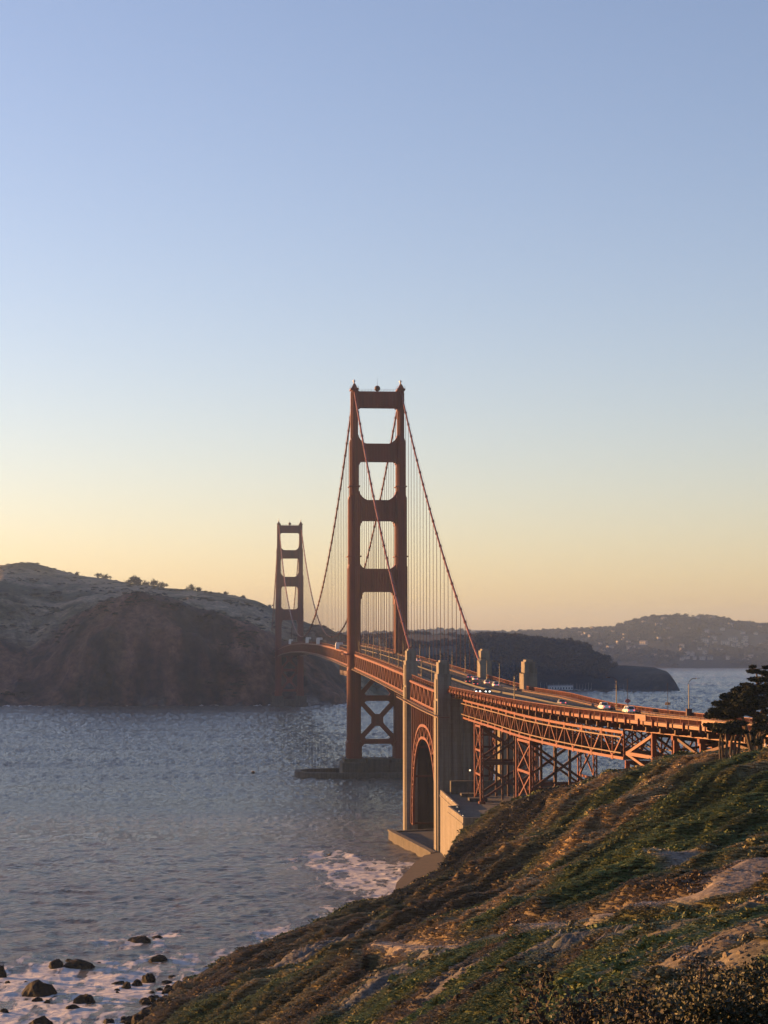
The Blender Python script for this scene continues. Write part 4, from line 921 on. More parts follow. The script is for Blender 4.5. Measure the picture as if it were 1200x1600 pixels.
def road():
    ys = steps(1623, -1030, 6); vs_ = []; fs = []; uv = []
    ts = (-9.6, 9.6)
    for y in ys:
        for t in ts: vs_.append(P(y, t, ROAD_Z+.002)); uv.append((t, -y))
    for i in range(len(ys)-1): fs.append((2*i, 2*i+1, 2*i+3, 2*i+2))
    o = link_mesh('road', vs_, fs, None); me = o.data; ul = me.uv_layers.new(name='lane')
    for lp in me.loops: ul.data[lp.index].uv = uv[lp.vertex_index]
    m = bpy.data.materials.new('bridge_roadway'); m.use_nodes = True; n = m.node_tree; b = n.nodes['Principled BSDF']; b.inputs['Roughness'].default_value = .95; b.inputs['Specular IOR Level'].default_value = .15
    at = n.nodes.new('ShaderNodeUVMap'); at.uv_map = 'lane'; sp = n.nodes.new('ShaderNodeSeparateXYZ'); n.links.new(at.outputs[0], sp.inputs[0])
    def mth(op, a, c=None):
        q = n.nodes.new('ShaderNodeMath'); q.operation = op
        for k, x in enumerate((a, c)):
            if x is None: continue
            if isinstance(x, (int, float)): q.inputs[k].default_value = x
            else: n.links.new(x, q.inputs[k])
        return q.outputs[0]
    acc = None
    for t in (-6.3, -3.2, 3.2, 6.3):
        l = mth('LESS_THAN', mth('ABSOLUTE', mth('SUBTRACT', sp.outputs[0], t)), .09)
        d = mth('LESS_THAN', mth('MODULO', mth('ADD', sp.outputs[1], 5000.), 12.), 3.6); l = mth('MULTIPLY', l, d); acc = l if acc is None else mth('MAXIMUM', acc, l)
    for t in (-9.3, 9.3):
        acc = mth('MAXIMUM', acc, mth('LESS_THAN', mth('ABSOLUTE', mth('SUBTRACT', sp.outputs[0], t)), .08))
    nz = n.nodes.new('ShaderNodeTexNoise'); nz.inputs['Scale'].default_value = .25; nz.inputs['Detail'].default_value = 6
    mp = n.nodes.new('ShaderNodeMapping'); mp.inputs['Scale'].default_value = (4, .25, 1); n.links.new(at.outputs[0], mp.inputs[0]); n.links.new(mp.outputs[0], nz.inputs['Vector'])
    cr = n.nodes.new('ShaderNodeValToRGB'); cr.color_ramp.elements[0].color = (.022, .022, .024, 1); cr.color_ramp.elements[1].color = (.045, .045, .046, 1); n.links.new(nz.outputs[0], cr.inputs[0])
    mx = n.nodes.new('ShaderNodeMix'); mx.data_type = 'RGBA'; mx.inputs[7].default_value = (.3, .3, .28, 1); n.links.new(acc, mx.inputs[0]); n.links.new(cr.outputs[0], mx.inputs[6]); n.links.new(mx.outputs[2], b.inputs['Base Color'])
    me.materials.append(m); tag(o, kind='structure')
    # movable median barrier
    mb = MB(); sweep(mb, steps(1600, -1030, 8), -.28, .28, ROAD_Z+.004, ROAD_Z+.18); sweep(mb, steps(1600, -1030, 8), -.13, .13, ROAD_Z+.18, ROAD_Z+.6)
    o = mb.build('median_barrier', mat('barrier_paint', (.04, .034, .026), .7, var=.3, vscale=.8)); tag(o, 'pale low median barrier running along the middle of the roadway', 'barrier')
    return o
# ================================================================ VEGETATION HELPERS
def leaf_quads(n, cen_fn, size, up_bias=.3, aspect=1.6, seed=0):
    """n small leaf faces; cen_fn(rng, n) -> n x 3 centres"""
    r = np.random.default_rng(seed); c = cen_fn(r, n); d = r.normal(size=(n, 3)); d[:, 2] += up_bias; d /= np.linalg.norm(d, axis=1)[:, None]
    t = r.normal(size=(n, 3)); t -= (t*d).sum(1)[:, None]*d; t /= np.linalg.norm(t, axis=1)[:, None]; b = np.cross(d, t)
    s = size*(.6+.8*r.random(n))[:, None]; a = t*s*aspect/2; e = b*s/2
    V = np.stack([c-a, c+e*.9, c+a, c-e*.9], 1).reshape(-1, 3); Fc = np.arange(4*n).reshape(n, 4); return V, Fc
def scatter(name, pts, scl, rot, col, sources, kind='stuff', label=None, cat=None):
    me = bpy.data.meshes.new(name); me.from_pydata(pts.tolist(), [], []); o = bpy.data.objects.new(name, me); C.objects.link(o)
    me.attributes.new('scl', 'FLOAT_VECTOR', 'POINT').data.foreach_set('vector', scl.astype(np.float32).ravel())
    me.attributes.new('rot', 'FLOAT_VECTOR', 'POINT').data.foreach_set('vector', rot.astype(np.float32).ravel())
    me.attributes.new('tint', 'FLOAT_COLOR', 'POINT').data.foreach_set('color', np.concatenate([col, np.ones((len(col), 1))], 1).astype(np.float32).ravel())
    sc = bpy.data.collections.new(name+'_sources')
    for s in sources:
        for c in list(s.users_collection): c.objects.unlink(s)
        sc.objects.link(s)
    g = bpy.data.node_groups.new(name+'_scatter', 'GeometryNodeTree')
    g.interface.new_socket('Geometry', in_out='INPUT', socket_type='NodeSocketGeometry'); g.interface.new_socket('Geometry', in_out='OUTPUT', socket_type='NodeSocketGeometry')
    N = g.nodes.new; L = g.links.new
    gi = N('NodeGroupInput'); go = N('NodeGroupOutput'); ci = N('GeometryNodeCollectionInfo'); ci.inputs['Collection'].default_value = sc
    ci.inputs['Separate Children'].default_value = True; ci.inputs['Reset Children'].default_value = True
    ip = N('GeometryNodeInstanceOnPoints'); ip.inputs['Pick Instance'].default_value = True
    rv = N('FunctionNodeRandomValue'); rv.data_type = 'INT'; rv.inputs[4].default_value = 0; rv.inputs[5].default_value = len(sources)-1
    def na(nm, ty):
        q = N('GeometryNodeInputNamedAttribute'); q.data_type = ty; q.inputs[0].default_value = nm; return q.outputs[0]
    L(gi.outputs[0], ip.inputs['Points']); L(ci.outputs[0], ip.inputs['Instance']); L(rv.outputs[2], ip.inputs['Instance Index'])
    L(na('scl', 'FLOAT_VECTOR'), ip.inputs['Scale']); er = N('FunctionNodeEulerToRotation'); L(na('rot', 'FLOAT_VECTOR'), er.inputs[0]); L(er.outputs[0], ip.inputs['Rotation'])
    L(ip.outputs[0], go.inputs[0])
    md = o.modifiers.new('scatter', 'NODES'); md.node_group = g
    tag(o, label, cat, kind=kind); return o
def tint_mat(name, rough=.85, trans=0):
    m = bpy.data.materials.new(name); m.use_nodes = True; n = m.node_tree; b = n.nodes['Principled BSDF']; b.inputs['Roughness'].default_value = rough; b.inputs['Specular IOR Level'].default_value = .15
    at = n.nodes.new('ShaderNodeAttribute'); at.attribute_name = 'tint'; at.attribute_type = 'INSTANCER'
    tc = n.nodes.new('ShaderNodeTexCoord'); nz = n.nodes.new('ShaderNodeTexNoise'); nz.inputs['Scale'].default_value = 6; n.links.new(tc.outputs['Object'], nz.inputs['Vector'])
    mr = n.nodes.new('ShaderNodeMapRange'); mr.inputs[1].default_value = .35; mr.inputs[2].default_value = .65; mr.inputs[3].default_value = .6; mr.inputs[4].default_value = 1.5; n.links.new(nz.outputs[0], mr.inputs[0])
    v = n.nodes.new('ShaderNodeVectorMath'); v.operation = 'SCALE'; n.links.new(at.outputs['Color'], v.inputs[0]); n.links.new(mr.outputs[0], v.inputs['Scale']); n.links.new(v.outputs[0], b.inputs['Base Color'])
    return m
def clump_sources(m):
    out = []
    for k in range(4):
        def cf(r, n):
            th = r.random(n)*2*np.pi; u = r.random(n); rr = (.55+.45*r.random(n)); ph = np.arccos(u)
            lob = 1+.28*np.sin(th*3+k)+.18*np.sin(th*5+k*2)
            return np.stack([np.sin(ph)*np.cos(th)*rr*lob, np.sin(ph)*np.sin(th)*rr*lob, np.cos(ph)*rr*.85-.05], -1)
        V, Fc = leaf_quads(110, cf, .30, .5, 1.5, seed=40+k); out.append(link_mesh('clump', V, Fc, m))
    return out
def tuft_sources(m):
    out = []
    for k in range(3):
        r = np.random.default_rng(70+k); vs_ = []; fs = []
        for i in range(44):
            a = r.random()*6.283; rad = r.random()**.5*.8; bx_, by_ = rad*math.cos(a), rad*math.sin(a); h = .5+.6*r.random(); lx = r.normal()*.25+.12; ly = r.normal()*.25; w_ = .05
            n = len(vs_); q = r.random()*3.14; wx, wy = math.cos(q)*w_, math.sin(q)*w_
            vs_ += [(bx_-wx, by_-wy, -.05), (bx_+wx, by_+wy, -.05), (bx_+lx+wx*.3, by_+ly+wy*.3, h), (bx_+lx-wx*.3, by_+ly-wy*.3, h)]; fs.append((n, n+1, n+2, n+3))
        out.append(link_mesh('tuft', vs_, fs, m))
    return out
def hillside_scrub():
    n = 620000
    px = rng.uniform(150, 1320, n); D = 30+600*rng.random(n)**1.05
    d = ray(px, np.full(n, 1008.)); d = d[:, :2]/np.linalg.norm(d[:, :2], axis=1)[:, None]
    x = CAMX+d[:, 0]*D; y = CAMY+d[:, 1]*D; z = terrain_z(x, y)
    col, veg = ground_color(x, y)
    cls = fbm(x/3.5, y/3.5, 3, 501)
    anch = (x > -34) & (x < 30) & (y > -570) & (y < -330)
    bare = np.clip(1-veg*1.25, 0, 1)
    keep = (z > 3.2) & (~anch) & (rng.random(n) < np.where(bare > .5, .05, 1.0)*(.85+.5*cls)) & (y < -455)
    x, y, z, D, col, cls = x[keep], y[keep], z[keep], D[keep], col[keep], cls[keep]; n = len(x)
    dry = (col[:, 0] > col[:, 1]*1.35)
    s = np.clip(.14+D*.0011, .17, .60)*(.5+.8*rng.random(n)**1.4)*(1+.3*cls)
    ang = math.atan2(.60, .80)+rng.normal(size=n)*.35
    scl = np.stack([s*1.9, s*1.15, s*.30], -1); rot = np.stack([np.zeros(n), np.zeros(n), ang], -1)
    big = rng.random(n) < .008; scl[big] *= np.array([1.7, 2.2, 5.5]); col = np.where(big[:, None], col*.75, col)
    c = col*2.1*(.8+.4*rng.random((n, 1)))*np.where(dry, .9, 1.0)[:, None]
    m = tint_mat('scrub_leaves'); g = ~dry | (rng.random(n) < .85)
    P_ = np.stack([x, y, z], -1)
    # broken stones lying on the bare banks
    n2 = 60000; px = rng.uniform(200, 1300, n2); D2 = np.exp(rng.uniform(math.log(45), math.log(480), n2)); d = ray(px, np.full(n2, 1008.)); d = d[:, :2]/np.linalg.norm(d[:, :2], axis=1)[:, None]
    x2 = CAMX+d[:, 0]*D2; y2 = CAMY+d[:, 1]*D2; c2, v2 = ground_color(x2, y2); k2 = (rng.random(n2) < np.clip((1-v2)*1.5-.5, 0, .35)) & (TR_ < .2); x2, y2, D2, c2 = x2[k2], y2[k2], D2[k2], c2[k2]; z2 = terrain_z(x2, y2); k2 = z2 > 2; x2, y2, z2, D2, c2 = x2[k2], y2[k2], z2[k2], D2[k2], c2[k2]; n2 = len(x2)
    s2 = (.04+D2*.0008)*(.3+1.6*rng.random(n2)**2.5); src = []
    for k in range(4):
        v_, f_ = rock_mesh(300+k, 2, 1.2, 2); src.append(link_mesh('stone', v_, f_, m))
    scatter('rubble', np.stack([x2, y2, z2], -1), np.stack([s2, s2*.8, s2*.7], -1), np.stack([rng.normal(size=n2)*.4, rng.normal(size=n2)*.4, rng.random(n2)*6.28], -1), c2*(.6+.9*rng.random((n2, 1))), src, label='loose broken stones on the bare banks of the bluff', cat='rubble')
    scatter('scrub', P_[g], scl[g], rot[g], c[g], clump_sources(m), label='low wind swept green and brown scrub covering the bluff', cat='scrub')
    h = (~g) & (D < 260); scl2 = scl*np.array([.7, .8, 1.2])
    scatter('dry_grass', P_[h], scl2[h], rot[h], c[h]*1.05, tuft_sources(m), label='dry tan grass on the bluff between the scrub', cat='grass')

# ================================================================ ROCKS
def rock_mesh(seed, w_, h_, dpt):
    bm = bmesh.new(); bmesh.ops.create_icosphere(bm, subdivisions=3, radius=1.0)
    v = np.array([p.co[:] for p in bm.verts]); r = np.random.default_rng(seed); off = r.random(3)*50
    for _ in range(7):      # knock planes off the ball so that it reads as fractured rock
        nrm = r.normal(size=3); nrm[2] = abs(nrm[2])*.6; nrm /= np.linalg.norm(nrm); dd = .62+.25*r.random(); ex = np.clip(v@nrm-dd, 0, None); v -= ex[:, None]*nrm*.92
    nz = fbm(v[:, 0]*1.4+off[0]+v[:, 2], v[:, 1]*1.4+off[1]-v[:, 2], 4, seed, True)*.22+fbm(v[:, 0]*5+off[2], v[:, 2]*5+v[:, 1]*3, 3, seed+5, True)*.08
    v *= (1+nz)[:, None]; v *= np.array([w_/2, dpt/2, h_])
    v[:, 2] -= h_*.12
    fs = [tuple(q.index for q in f.verts) for f in bm.faces]; bm.free(); return v, fs
ROCKS = [  # centre px, base py, width px, height px in the 1200 photograph, label (None = small rock awash)
 (216,1474,32,15,'lone dark rock furthest out, with surf breaking at its left end'),
 (246,1467,15,5,'low flat rock just right of the lone outermost rock'),
 (245,1502,27,10,'dark wedge shaped rock between the outermost rock and the shore'),
 (89,1514,28,14,'pointed dark rock at the left end of the reef row'),
 (110,1504,15,6,'small rock behind the gap between the two reef rocks'),
 (128,1514,44,16,'broad humped dark rock at the right end of the reef row'),
 (155,1509,11,5,None),
 (2,1528,14,26,'tall dark rock cut by the left edge of the photo'),
 (60,1554,48,25,'largest squarish dark rock standing in the white surf'),
 (40,1537,7,3,None),(12,1536,7,3,None),(58,1564,15,6,'small rock just in front of the largest squarish rock'),(73,1568,12,6,None),
 (134,1568,31,17,'tilted brown rock with a pale sloping face in the surf'),
 (113,1580,21,10,'small pointed dark rock left in front of the tilted brown rock'),(126,1579,8,4,None),(6,1584,14,8,'low dark rock near the lower left corner'),
 (64,1601,30,15,'brown rounded rock at the bottom edge of the photo'),(170,1601,18,9,'small dark rock at the bottom edge beside the boulder shore'),
 (185,1538,18,6,None),(197,1544,14,10,None),(214,1539,15,8,None),(232,1533,19,12,'dark blocky rock in the cluster beside the boulder shore'),
 (183,1548,7,3,None),(183,1553,7,4,None),(268,1527,10,4,None),(259,1536,14,5,None),(302,1531,25,10,'flat topped dark rock at the foot of the bluff point'),
 (652,1353,11,4,'dark rock lying against the foot of the nearest west pylon'),(640,1366,9,4,'dark rock at the middle of the concrete apron edge'),(631,1377,8,4,'dark rock at the lower part of the concrete apron edge'),(618,1394,8,4,'dark rock at the seaward tip of the concrete apron'),
 (237,1553,10,4,None),(249,1550,12,6,None),(283,1549,38,20,'big rounded boulder heading the boulder shore'),(262,1548,14,9,None),(235,1517,9,4,None)]
ROCKS_XY = []
for (px, py, w_, h_, lb) in ROCKS:
    p = at_z(px, py, 0); ROCKS_XY.append((p[0], p[1], w_/F_PX*math.hypot(p[0]-CAMX, p[1]-CAMY)/2))
def rocks():
    for i, ((px, py, w_, h_, lb), (x, y, r)) in enumerate(zip(ROCKS, ROCKS_XY)):
        D = math.hypot(x-CAMX, y-CAMY); W = w_/F_PX*D; H = h_/F_PX*D*1.0
        v, f = rock_mesh(i+3, W*1.25, H*.88+.2, W*.95)
        o = link_mesh('sea_rock', v, f, M['rock']); o.location = (x, y, 0); o.rotation_euler = (0, 0, random.uniform(-.4, .4))
        if lb: tag(o, lb, 'rock', 'dark rocks standing in the surf')
        else: tag(o, 'small dark rock awash in the surf at the lower left', 'rock', 'small rocks awash in the surf')
    src = [link_mesh('shore_boulder', *rock_mesh(100+k, 2, .9, 2), M['rock']) for k in range(6)]
    n = 0
    for i in range(1500):
        if n >= 130: break
        px = rng.uniform(188, 300); py = rng.uniform(1538, 1606)
        if py < 1552+(300-px)*.15-14 or (px-188)*.55+ (py-1538) < 42: continue
        p = at_z(px, py, .3); zt = terrain_z([p[0]], [p[1]], False)[0]
        if zt > 3.2 or zt < -3.0: continue
        o = src[n % 6].copy() if n >= 6 else src[n]
        if n >= 6: C.objects.link(o)
        s = .5+1.0*rng.random()**2.2*1.6; o.scale = (s, s*.9, s); o.location = (p[0], p[1], max(zt, -.1)-.1); o.rotation_euler = (0, 0, rng.random()*6.28)
        tag(o, 'dark wet boulder on the boulder shore under the bluff point', 'boulder', 'boulders heaped along the shore'); n += 1
    for k in range(n, 6): bpy.data.objects.remove(src[k])

# ================================================================ SHORE WORKS
def shore_works():
    # concrete anchorage terrace with its stepped retaining wall
    t = empty('anchorage'); tag(t, 'pale stepped concrete retaining wall and terrace at the foot of the west pylon', 'retaining wall')
    A = [(-16.6, -454.5), (-18.9, -520), (-22.3, -522.6), (-22.7, -563), (30, -563), (30, -443), (-3, -443), (-3, -455)]
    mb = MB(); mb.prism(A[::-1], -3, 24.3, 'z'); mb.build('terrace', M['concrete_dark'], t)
    mb = MB()
    for p, q in zip(A[:5], A[1:6]):
        d = Vector((q[0]-p[0], q[1]-p[1], 0)).normalized(); nrm = Vector((-d.y, d.x, 0)); nrm = -nrm if (Vector((p[0], p[1], 0))+nrm-Vector((5, -500, 0))).length > (Vector((p[0], p[1], 0))-nrm-Vector((5, -500, 0))).length else nrm
        mb.add([(p[0]-nrm.x*.25, p[1]-nrm.y*.25, -3), (q[0]-nrm.x*.25, q[1]-nrm.y*.25, -3), (q[0]-nrm.x*.25, q[1]-nrm.y*.25, 25.3), (p[0]-nrm.x*.25, p[1]-nrm.y*.25, 25.3),
                (p[0]+nrm.x*.35, p[1]+nrm.y*.35, -3), (q[0]+nrm.x*.35, q[1]+nrm.y*.35, -3), (q[0]+nrm.x*.35, q[1]+nrm.y*.35, 25.3), (p[0]+nrm.x*.35, p[1]+nrm.y*.35, 25.3)],
               [(0, 1, 2, 3), (7, 6, 5, 4), (0, 4, 5, 1), (1, 5, 6, 2), (2, 6, 7, 3), (3, 7, 4, 0)])
        mb.beam((p[0]-nrm.x*.32, p[1]-nrm.y*.32, 23.3), (q[0]-nrm.x*.32, q[1]-nrm.y*.32, 23.3), .3, .5)
    mb.build('retaining_wall', M['concrete'], t)
    mb = MB()
    for (a, b) in ((-20.5, -530), (-21.8, -545), (-22.6, -560), (-18.9, -490), (-19, -505), (-14, -563)): mb.sphere((a, b, 25.6), .11, 8, 6)
    mb.build('wall_light', M['bulb'], t)['kind'] = 'stuff'
    # low base walls round the tower feet, tank and stored things on the terrace
    for x0, x1, y0, y1, h in ((-12, -6, -495, -491, 1.2), (-12, -6, -475, -471, 1.2), (-14, 22, -462, -459, 4.5)):
        mb = MB(); mb.box(x0, x1, y0, y1, 24.2, 24.3+h); mb.build('footing', M['concrete_dark'], t)
    # seawall and apron
    t2 = empty('seawall'); tag(t2, 'low sunlit stone seawall with a pale coping, waves breaking against its corner', 'seawall')
    W = [(-26.6, -372), (-25.9, -384), (-23.3, -412), (-19.9, -449), (-19.5, -458)]; mb = MB(); mc = MB()
    for p, q in zip(W[:-1], W[1:]): mb.beam((p[0], p[1], .6), (q[0], q[1], .6), 1.6, 5.6); mc.beam((p[0]-.1, p[1], 3.75), (q[0]-.1, q[1], 3.75), 2.1, .7)
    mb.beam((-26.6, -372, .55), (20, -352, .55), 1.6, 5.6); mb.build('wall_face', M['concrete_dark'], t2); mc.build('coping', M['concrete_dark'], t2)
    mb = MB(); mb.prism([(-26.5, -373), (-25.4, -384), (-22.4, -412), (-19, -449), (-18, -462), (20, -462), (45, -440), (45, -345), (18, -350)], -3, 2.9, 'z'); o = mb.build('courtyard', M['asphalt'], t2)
    t3 = empty('apron'); tag(t3, 'bare grey concrete apron sloping into the surf below the retaining wall', 'apron')
    mb = MB(); pl = [(-46, -572), (-42.5, -556), (-39.5, -532), (-29, -484), (-23.5, -464), (-18, -458), (-10, -470), (-12, -560), (-28, -585)]; n = len(pl)
    top = [(x, y, 2.6+1.6*np.clip((x+46)/30, 0, 1)) for x, y in pl]; bot = [(x-1.2, y+1.5, -3) for x, y in pl]
    mb.add(top+bot, [tuple(range(n-1, -1, -1)), tuple(range(n, 2*n))]+[(i, (i+1) % n, (i+1) % n+n, i+n) for i in range(n)]); mb.build('slab', M['brown_and_shade'], t3)
    # brick fort under the arch
    f = empty('brick_fort'); tag(f, 'dark red brick fort in the shade under the steel arch', 'fort')
    mb = MB(); pl = [(-3, -436), (-5, -420), (-4, -360), (2, -351), (38, -351), (42, -400), (36, -438)]; mb.prism(pl, 2.8, 15.2, 'z')
    fo = mb.build('wall', M['brick'], f); mb = MB(); mb.prism([(a*1.02, b*1.001) for a, b in pl], 15.2, 16.0, 'z'); mb.build('parapet', M['brick'], f)
    for z in (5.5, 10.5):
        for y in np.arange(-415, -362, 6.5):
            mb = MB(); x = -5.1+(y+420)/60*1; mb.prism([(y-.9, z-1), (y+.9, z-1), (y+.9, z+.6), (y+.5, z+1.2), (y, z+1.4), (y-.5, z+1.2), (y-.9, z+.6)], x-.06, x+.3, 'x'); mb.build('window', M['glass'], f)
    # single lit lamps
    for (x, y, z, lb) in ((-9.5, -478, 33.5, 'small white work light glowing beside the first lattice support'),):
        l = empty('work_light', (0, 0, 0)); tag(l, lb, 'light'); mb = MB(); mb.tube([(x-.6, y, 24.3), (x-.6, y, z), (x, y, z+.2)], .08, 6); mb.build('pole', M['lamp_steel'], l)
        mb = MB(); mb.sphere((x, y, z), .3, 10, 8); mb.build('bulb', M['bulb'], l)

# ================================================================ STREET LAMPS, CARS, FURNITURE OF THE ROAD
def lamp_proto():
    t = empty('street_lamp'); mb = MB(); mb.tube([(0, 0, 0), (0, 0, .9)], [.22, .18], 8); mb.tube([(0, 0, .9), (0, 0, 7.6)], [.15, .10], 8); mb.build('post', M['lamp_steel'], t)
    mb = MB(); mb.tube([(0, 0, 7.5), (.25, 0, 8.1), (.9, 0, 8.5), (2.0, 0, 8.6)], [.09, .08, .07, .06], 6); mb.beam((0, 0, 6.6), (.9, 0, 8.3), .06, .06); mb.build('arm', M['lamp_steel'], t)
    mb = MB(); mb.prism([(1.7, 8.35), (2.7, 8.35), (2.55, 8.62), (1.8, 8.7)], -.24, .24, 'y'); mb.build('lamp_head', M['lamp_steel'], t)
    return t
def lamps():
    pr = lamp_proto(); first = True
    L = [(y, 1) for y in (-158, -204, -250, -296, -342-20, -396, -605)]+[(y, 1) for y in (-112, -66, -24)]+[(y, -1) for y in (-592, -395, -358, -308, -262, -216, -170, -124, -78, -30)]
    L += [(y, s) for s in (-1, 1) for y in range(40, 700, 46)]
    names = {(-592, -1): 'tall dark street lamp on the near kerb in front of the far pylons', (-605, 1): 'thin street lamp against the water on the far side of the viaduct', (-396, 1): 'dark street lamp between the two east pylons',
             (-395, -1): 'street lamp just north of the nearer west pylon', (-358, -1): 'street lamp just south of the further west pylon'}
    ordw = 'first second third fourth fifth sixth seventh eighth ninth tenth eleventh twelfth thirteenth fourteenth fifteenth sixteenth seventeenth eighteenth nineteenth twentieth twenty-first twenty-second twenty-third twenty-fourth twenty-fifth'.split()
    rank = {(y, s): i for s in (-1, 1) for i, y in enumerate(sorted(y for y, q in L if q == s and (y, s) not in names))}
    for y, s in L:
        o = pr if first else copy_tree(pr); first = False
        p = P(y, s*12.9, RAIL_Z); o.location = p; o.rotation_euler = (0, 0, 0 if s < 0 else math.pi)
        nm = names.get((y, s))
        if nm: tag(o, nm, 'street lamp', 'street lamps along the bridge')
        elif s > 0: tag(o, ordw[rank[(y, s)]]+' street lamp on the east sidewalk counted from the bend', 'street lamp', 'street lamps on the east sidewalk')
        else: tag(o, ordw[rank[(y, s)]]+' street lamp on the west sidewalk beyond the further west pylon', 'street lamp', 'street lamps on the west sidewalk')
    # tall gooseneck lamp with a box at its foot and the slim antenna pole beside it
    p = P(-665, 12.9, RAIL_Z); t = empty('gooseneck_lamp', p); tag(t, 'tall gooseneck lamp rising from a square steel box near the cypress', 'street lamp')
    mb = MB(); mb.tube([(0, 0, 0), (0, 0, 8.2)], [.15, .1]); mb.build('post', M['lamp_steel'], t)
    mb = MB(); mb.tube([(0, 0, 8.2), (.25, 0, 9.0), (.9, 0, 9.5), (2.1, 0, 9.6)], .09, 6); mb.build('arm', M['lamp_steel'], t); mb = MB(); mb.prism([(1.9, 9.45), (2.9, 9.5), (2.8, 9.7), (2.0, 9.72)], -.2, .2, 'y'); mb.build('lamp_head', M['white'], t)
    mb = MB(); mb.box(-.65, .65, -.5, .5, .4, 2.1); mb.box(-.75, .75, -.6, .6, 2.1, 2.22); mb.build('control_box', M['orange_dark'], t)
    p = P(-651, 12.6, RAIL_Z); t = empty('antenna_pole', p); tag(t, 'slim pole with a cluster of small fittings on the far kerb', 'pole')
    mb = MB(); mb.tube([(0, 0, 0), (0, 0, 8.2)], [.09, .05], 6); mb.build('post', M['lamp_steel'], t); mb = MB()
    for a in range(4): mb.box(math.cos(a*1.57)*.5-.14, math.cos(a*1.57)*.5+.14, math.sin(a*1.57)*.5-.1, math.sin(a*1.57)*.5+.1, 2.6, 3.3); mb.beam((0, 0, 3), (math.cos(a*1.57)*.5, math.sin(a*1.57)*.5, 3), .05, .05)
    mb.build('fitting', M['tan_pipe'], t)
    p = P(-616, 13.0, RAIL_Z); t = empty('signal_pole', p); tag(t, 'dark pole carrying a small red sign above the far railing', 'pole'); mb = MB(); mb.tube([(0, 0, 0), (0, 0, 8.4)], [.1, .07], 6); mb.beam((-.9, 0, 8.2), (1.4, 0, 8.4), .08, .08); mb.build('post', M['lamp_steel'], t)
    mb = MB(); mb.box(-.75, .75, -.12, -.02, 2.2, 2.7); mb.box(-.4, .4, -.14, -.03, 1.9, 3.0); mb.build('sign_panel', mat('dull_red_sign', (.30, .06, .05), .6), t)
def car_proto(kind, col, lab):
    t = empty(kind); paint = mat(kind+'_paint', col, .35, spec=.5)
    L, W, H = {'sedan': (4.6, 1.82, 1.45), 'hatchback': (4.3, 1.8, 1.55), 'sport_utility_car': (4.8, 1.95, 1.8), 'pickup_truck': (5.6, 2.0, 1.9)}[kind]
    h = H*.55; a = L/2
    def body(prof, w0, w1):
        mb = MB(); n = len(prof); vs_ = []
        for s, k in ((-1, 0), (-1, 1), (1, 1), (1, 0)):
            pass
        for y_, z_ in prof: vs_.append((-w0/2, y_, z_))
        for y_, z_ in prof: vs_.append((w0/2, y_, z_))
        mb.add(vs_, [tuple(range(n)), tuple(range(2*n-1, n-1, -1))]+[(i, i+n, (i+1) % n+n, (i+1) % n) for i in range(n)]); return mb
    low = [(-a, .35), (-a+.05, h*.95), (-a+.5, h+.05), (a-1.1, h), (a-.25, h*.85), (a, h*.7), (a, .3), (a-.4, .22), (-a+.4, .22)]
    if kind == 'pickup_truck': low[2] = (-a+.1, h+.12); low[3] = (a-1.3, h+.05)
    o = body(low, W, W).build('body', paint, t)
    bv = o.modifiers.new('bevel', 'BEVEL'); bv.width = .07; bv.segments = 2
    cab = {'sedan': [(-a+.75, h), (-a+1.5, H-.02), (.35, H), (a-1.3, h)], 'hatchback': [(-a+.2, h), (-a+.6, H-.03), (.4, H), (a-1.2, h)],
           'sport_utility_car': [(-a+.12, h), (-a+.4, H-.02), (.55, H), (a-1.25, h)], 'pickup_truck': [(-.55, h), (-.4, H), (.9, H), (a-1.45, h)]}[kind]
    w = W*.86; mb = MB(); n = 4; vs_ = [(-W*.47, y_, z_-.03) if z_ < H*.8 else (-w*.42, y_, z_-.05) for y_, z_ in cab]+[(W*.47, y_, z_-.03) if z_ < H*.8 else (w*.42, y_, z_-.05) for y_, z_ in cab]
    mb.add(vs_, [(0, 1, 2, 3), (7, 6, 5, 4), (0, 4, 5, 1), (1, 5, 6, 2), (2, 6, 7, 3), (3, 7, 4, 0)]); mb.build('window', M['glass'], t)
    mb = MB(); y1_, y2_ = cab[1][0], cab[2][0]; mb.box(-w*.44, w*.44, y1_-.05, y2_+.05, H-.07, H+.01)
    for s in (-1, 1):
        for (p_, q_) in ((cab[0], cab[1]), (cab[3], cab[2])): mb.beam((s*W*.475, p_[0], p_[1]), (s*w*.43, q_[0], q_[1]-.02), .1, .1)
        ym = (y1_+y2_)/2-.1; mb.beam((s*W*.475, ym, h), (s*w*.43, ym, H-.03), .1, .1)
    mb.build('roof', paint, t)
    if kind == 'pickup_truck':
        mb = MB(); mb.box(-W*.42, W*.42, -a+.15, -.65, h+.125, h+.14); mb.build('truck_bed', M['black'], t)
    for sx in (-1, 1):
        for sy in (-1, 1):
            wy = sy*(a-.85); mb = MB(); mb.tube([(sx*(W/2-.22), wy, .34), (sx*(W/2+.02), wy, .34)], .34, 14); wh = mb.build('wheel', M['black'], t)
            mb = MB(); mb.tube([(sx*(W/2), wy, .34), (sx*(W/2+.035), wy, .34)], .2, 10); mb.build('rim', M['lamp_steel'] if False else M['tan_pipe'], wh)
        mb = MB(); mb.box(sx*W*.36-.19, sx*W*.36+.19, a-.03, a+.03, h*.6, h*.6+.18); mb.build('headlight', M['headlight'], t)
        mb = MB(); mb.box(sx*W*.38-.15, sx*W*.38+.15, -a-.03, -a+.06, h*.68, h*.68+.2); mb.build('taillight', M['taillight'], t)
    return t
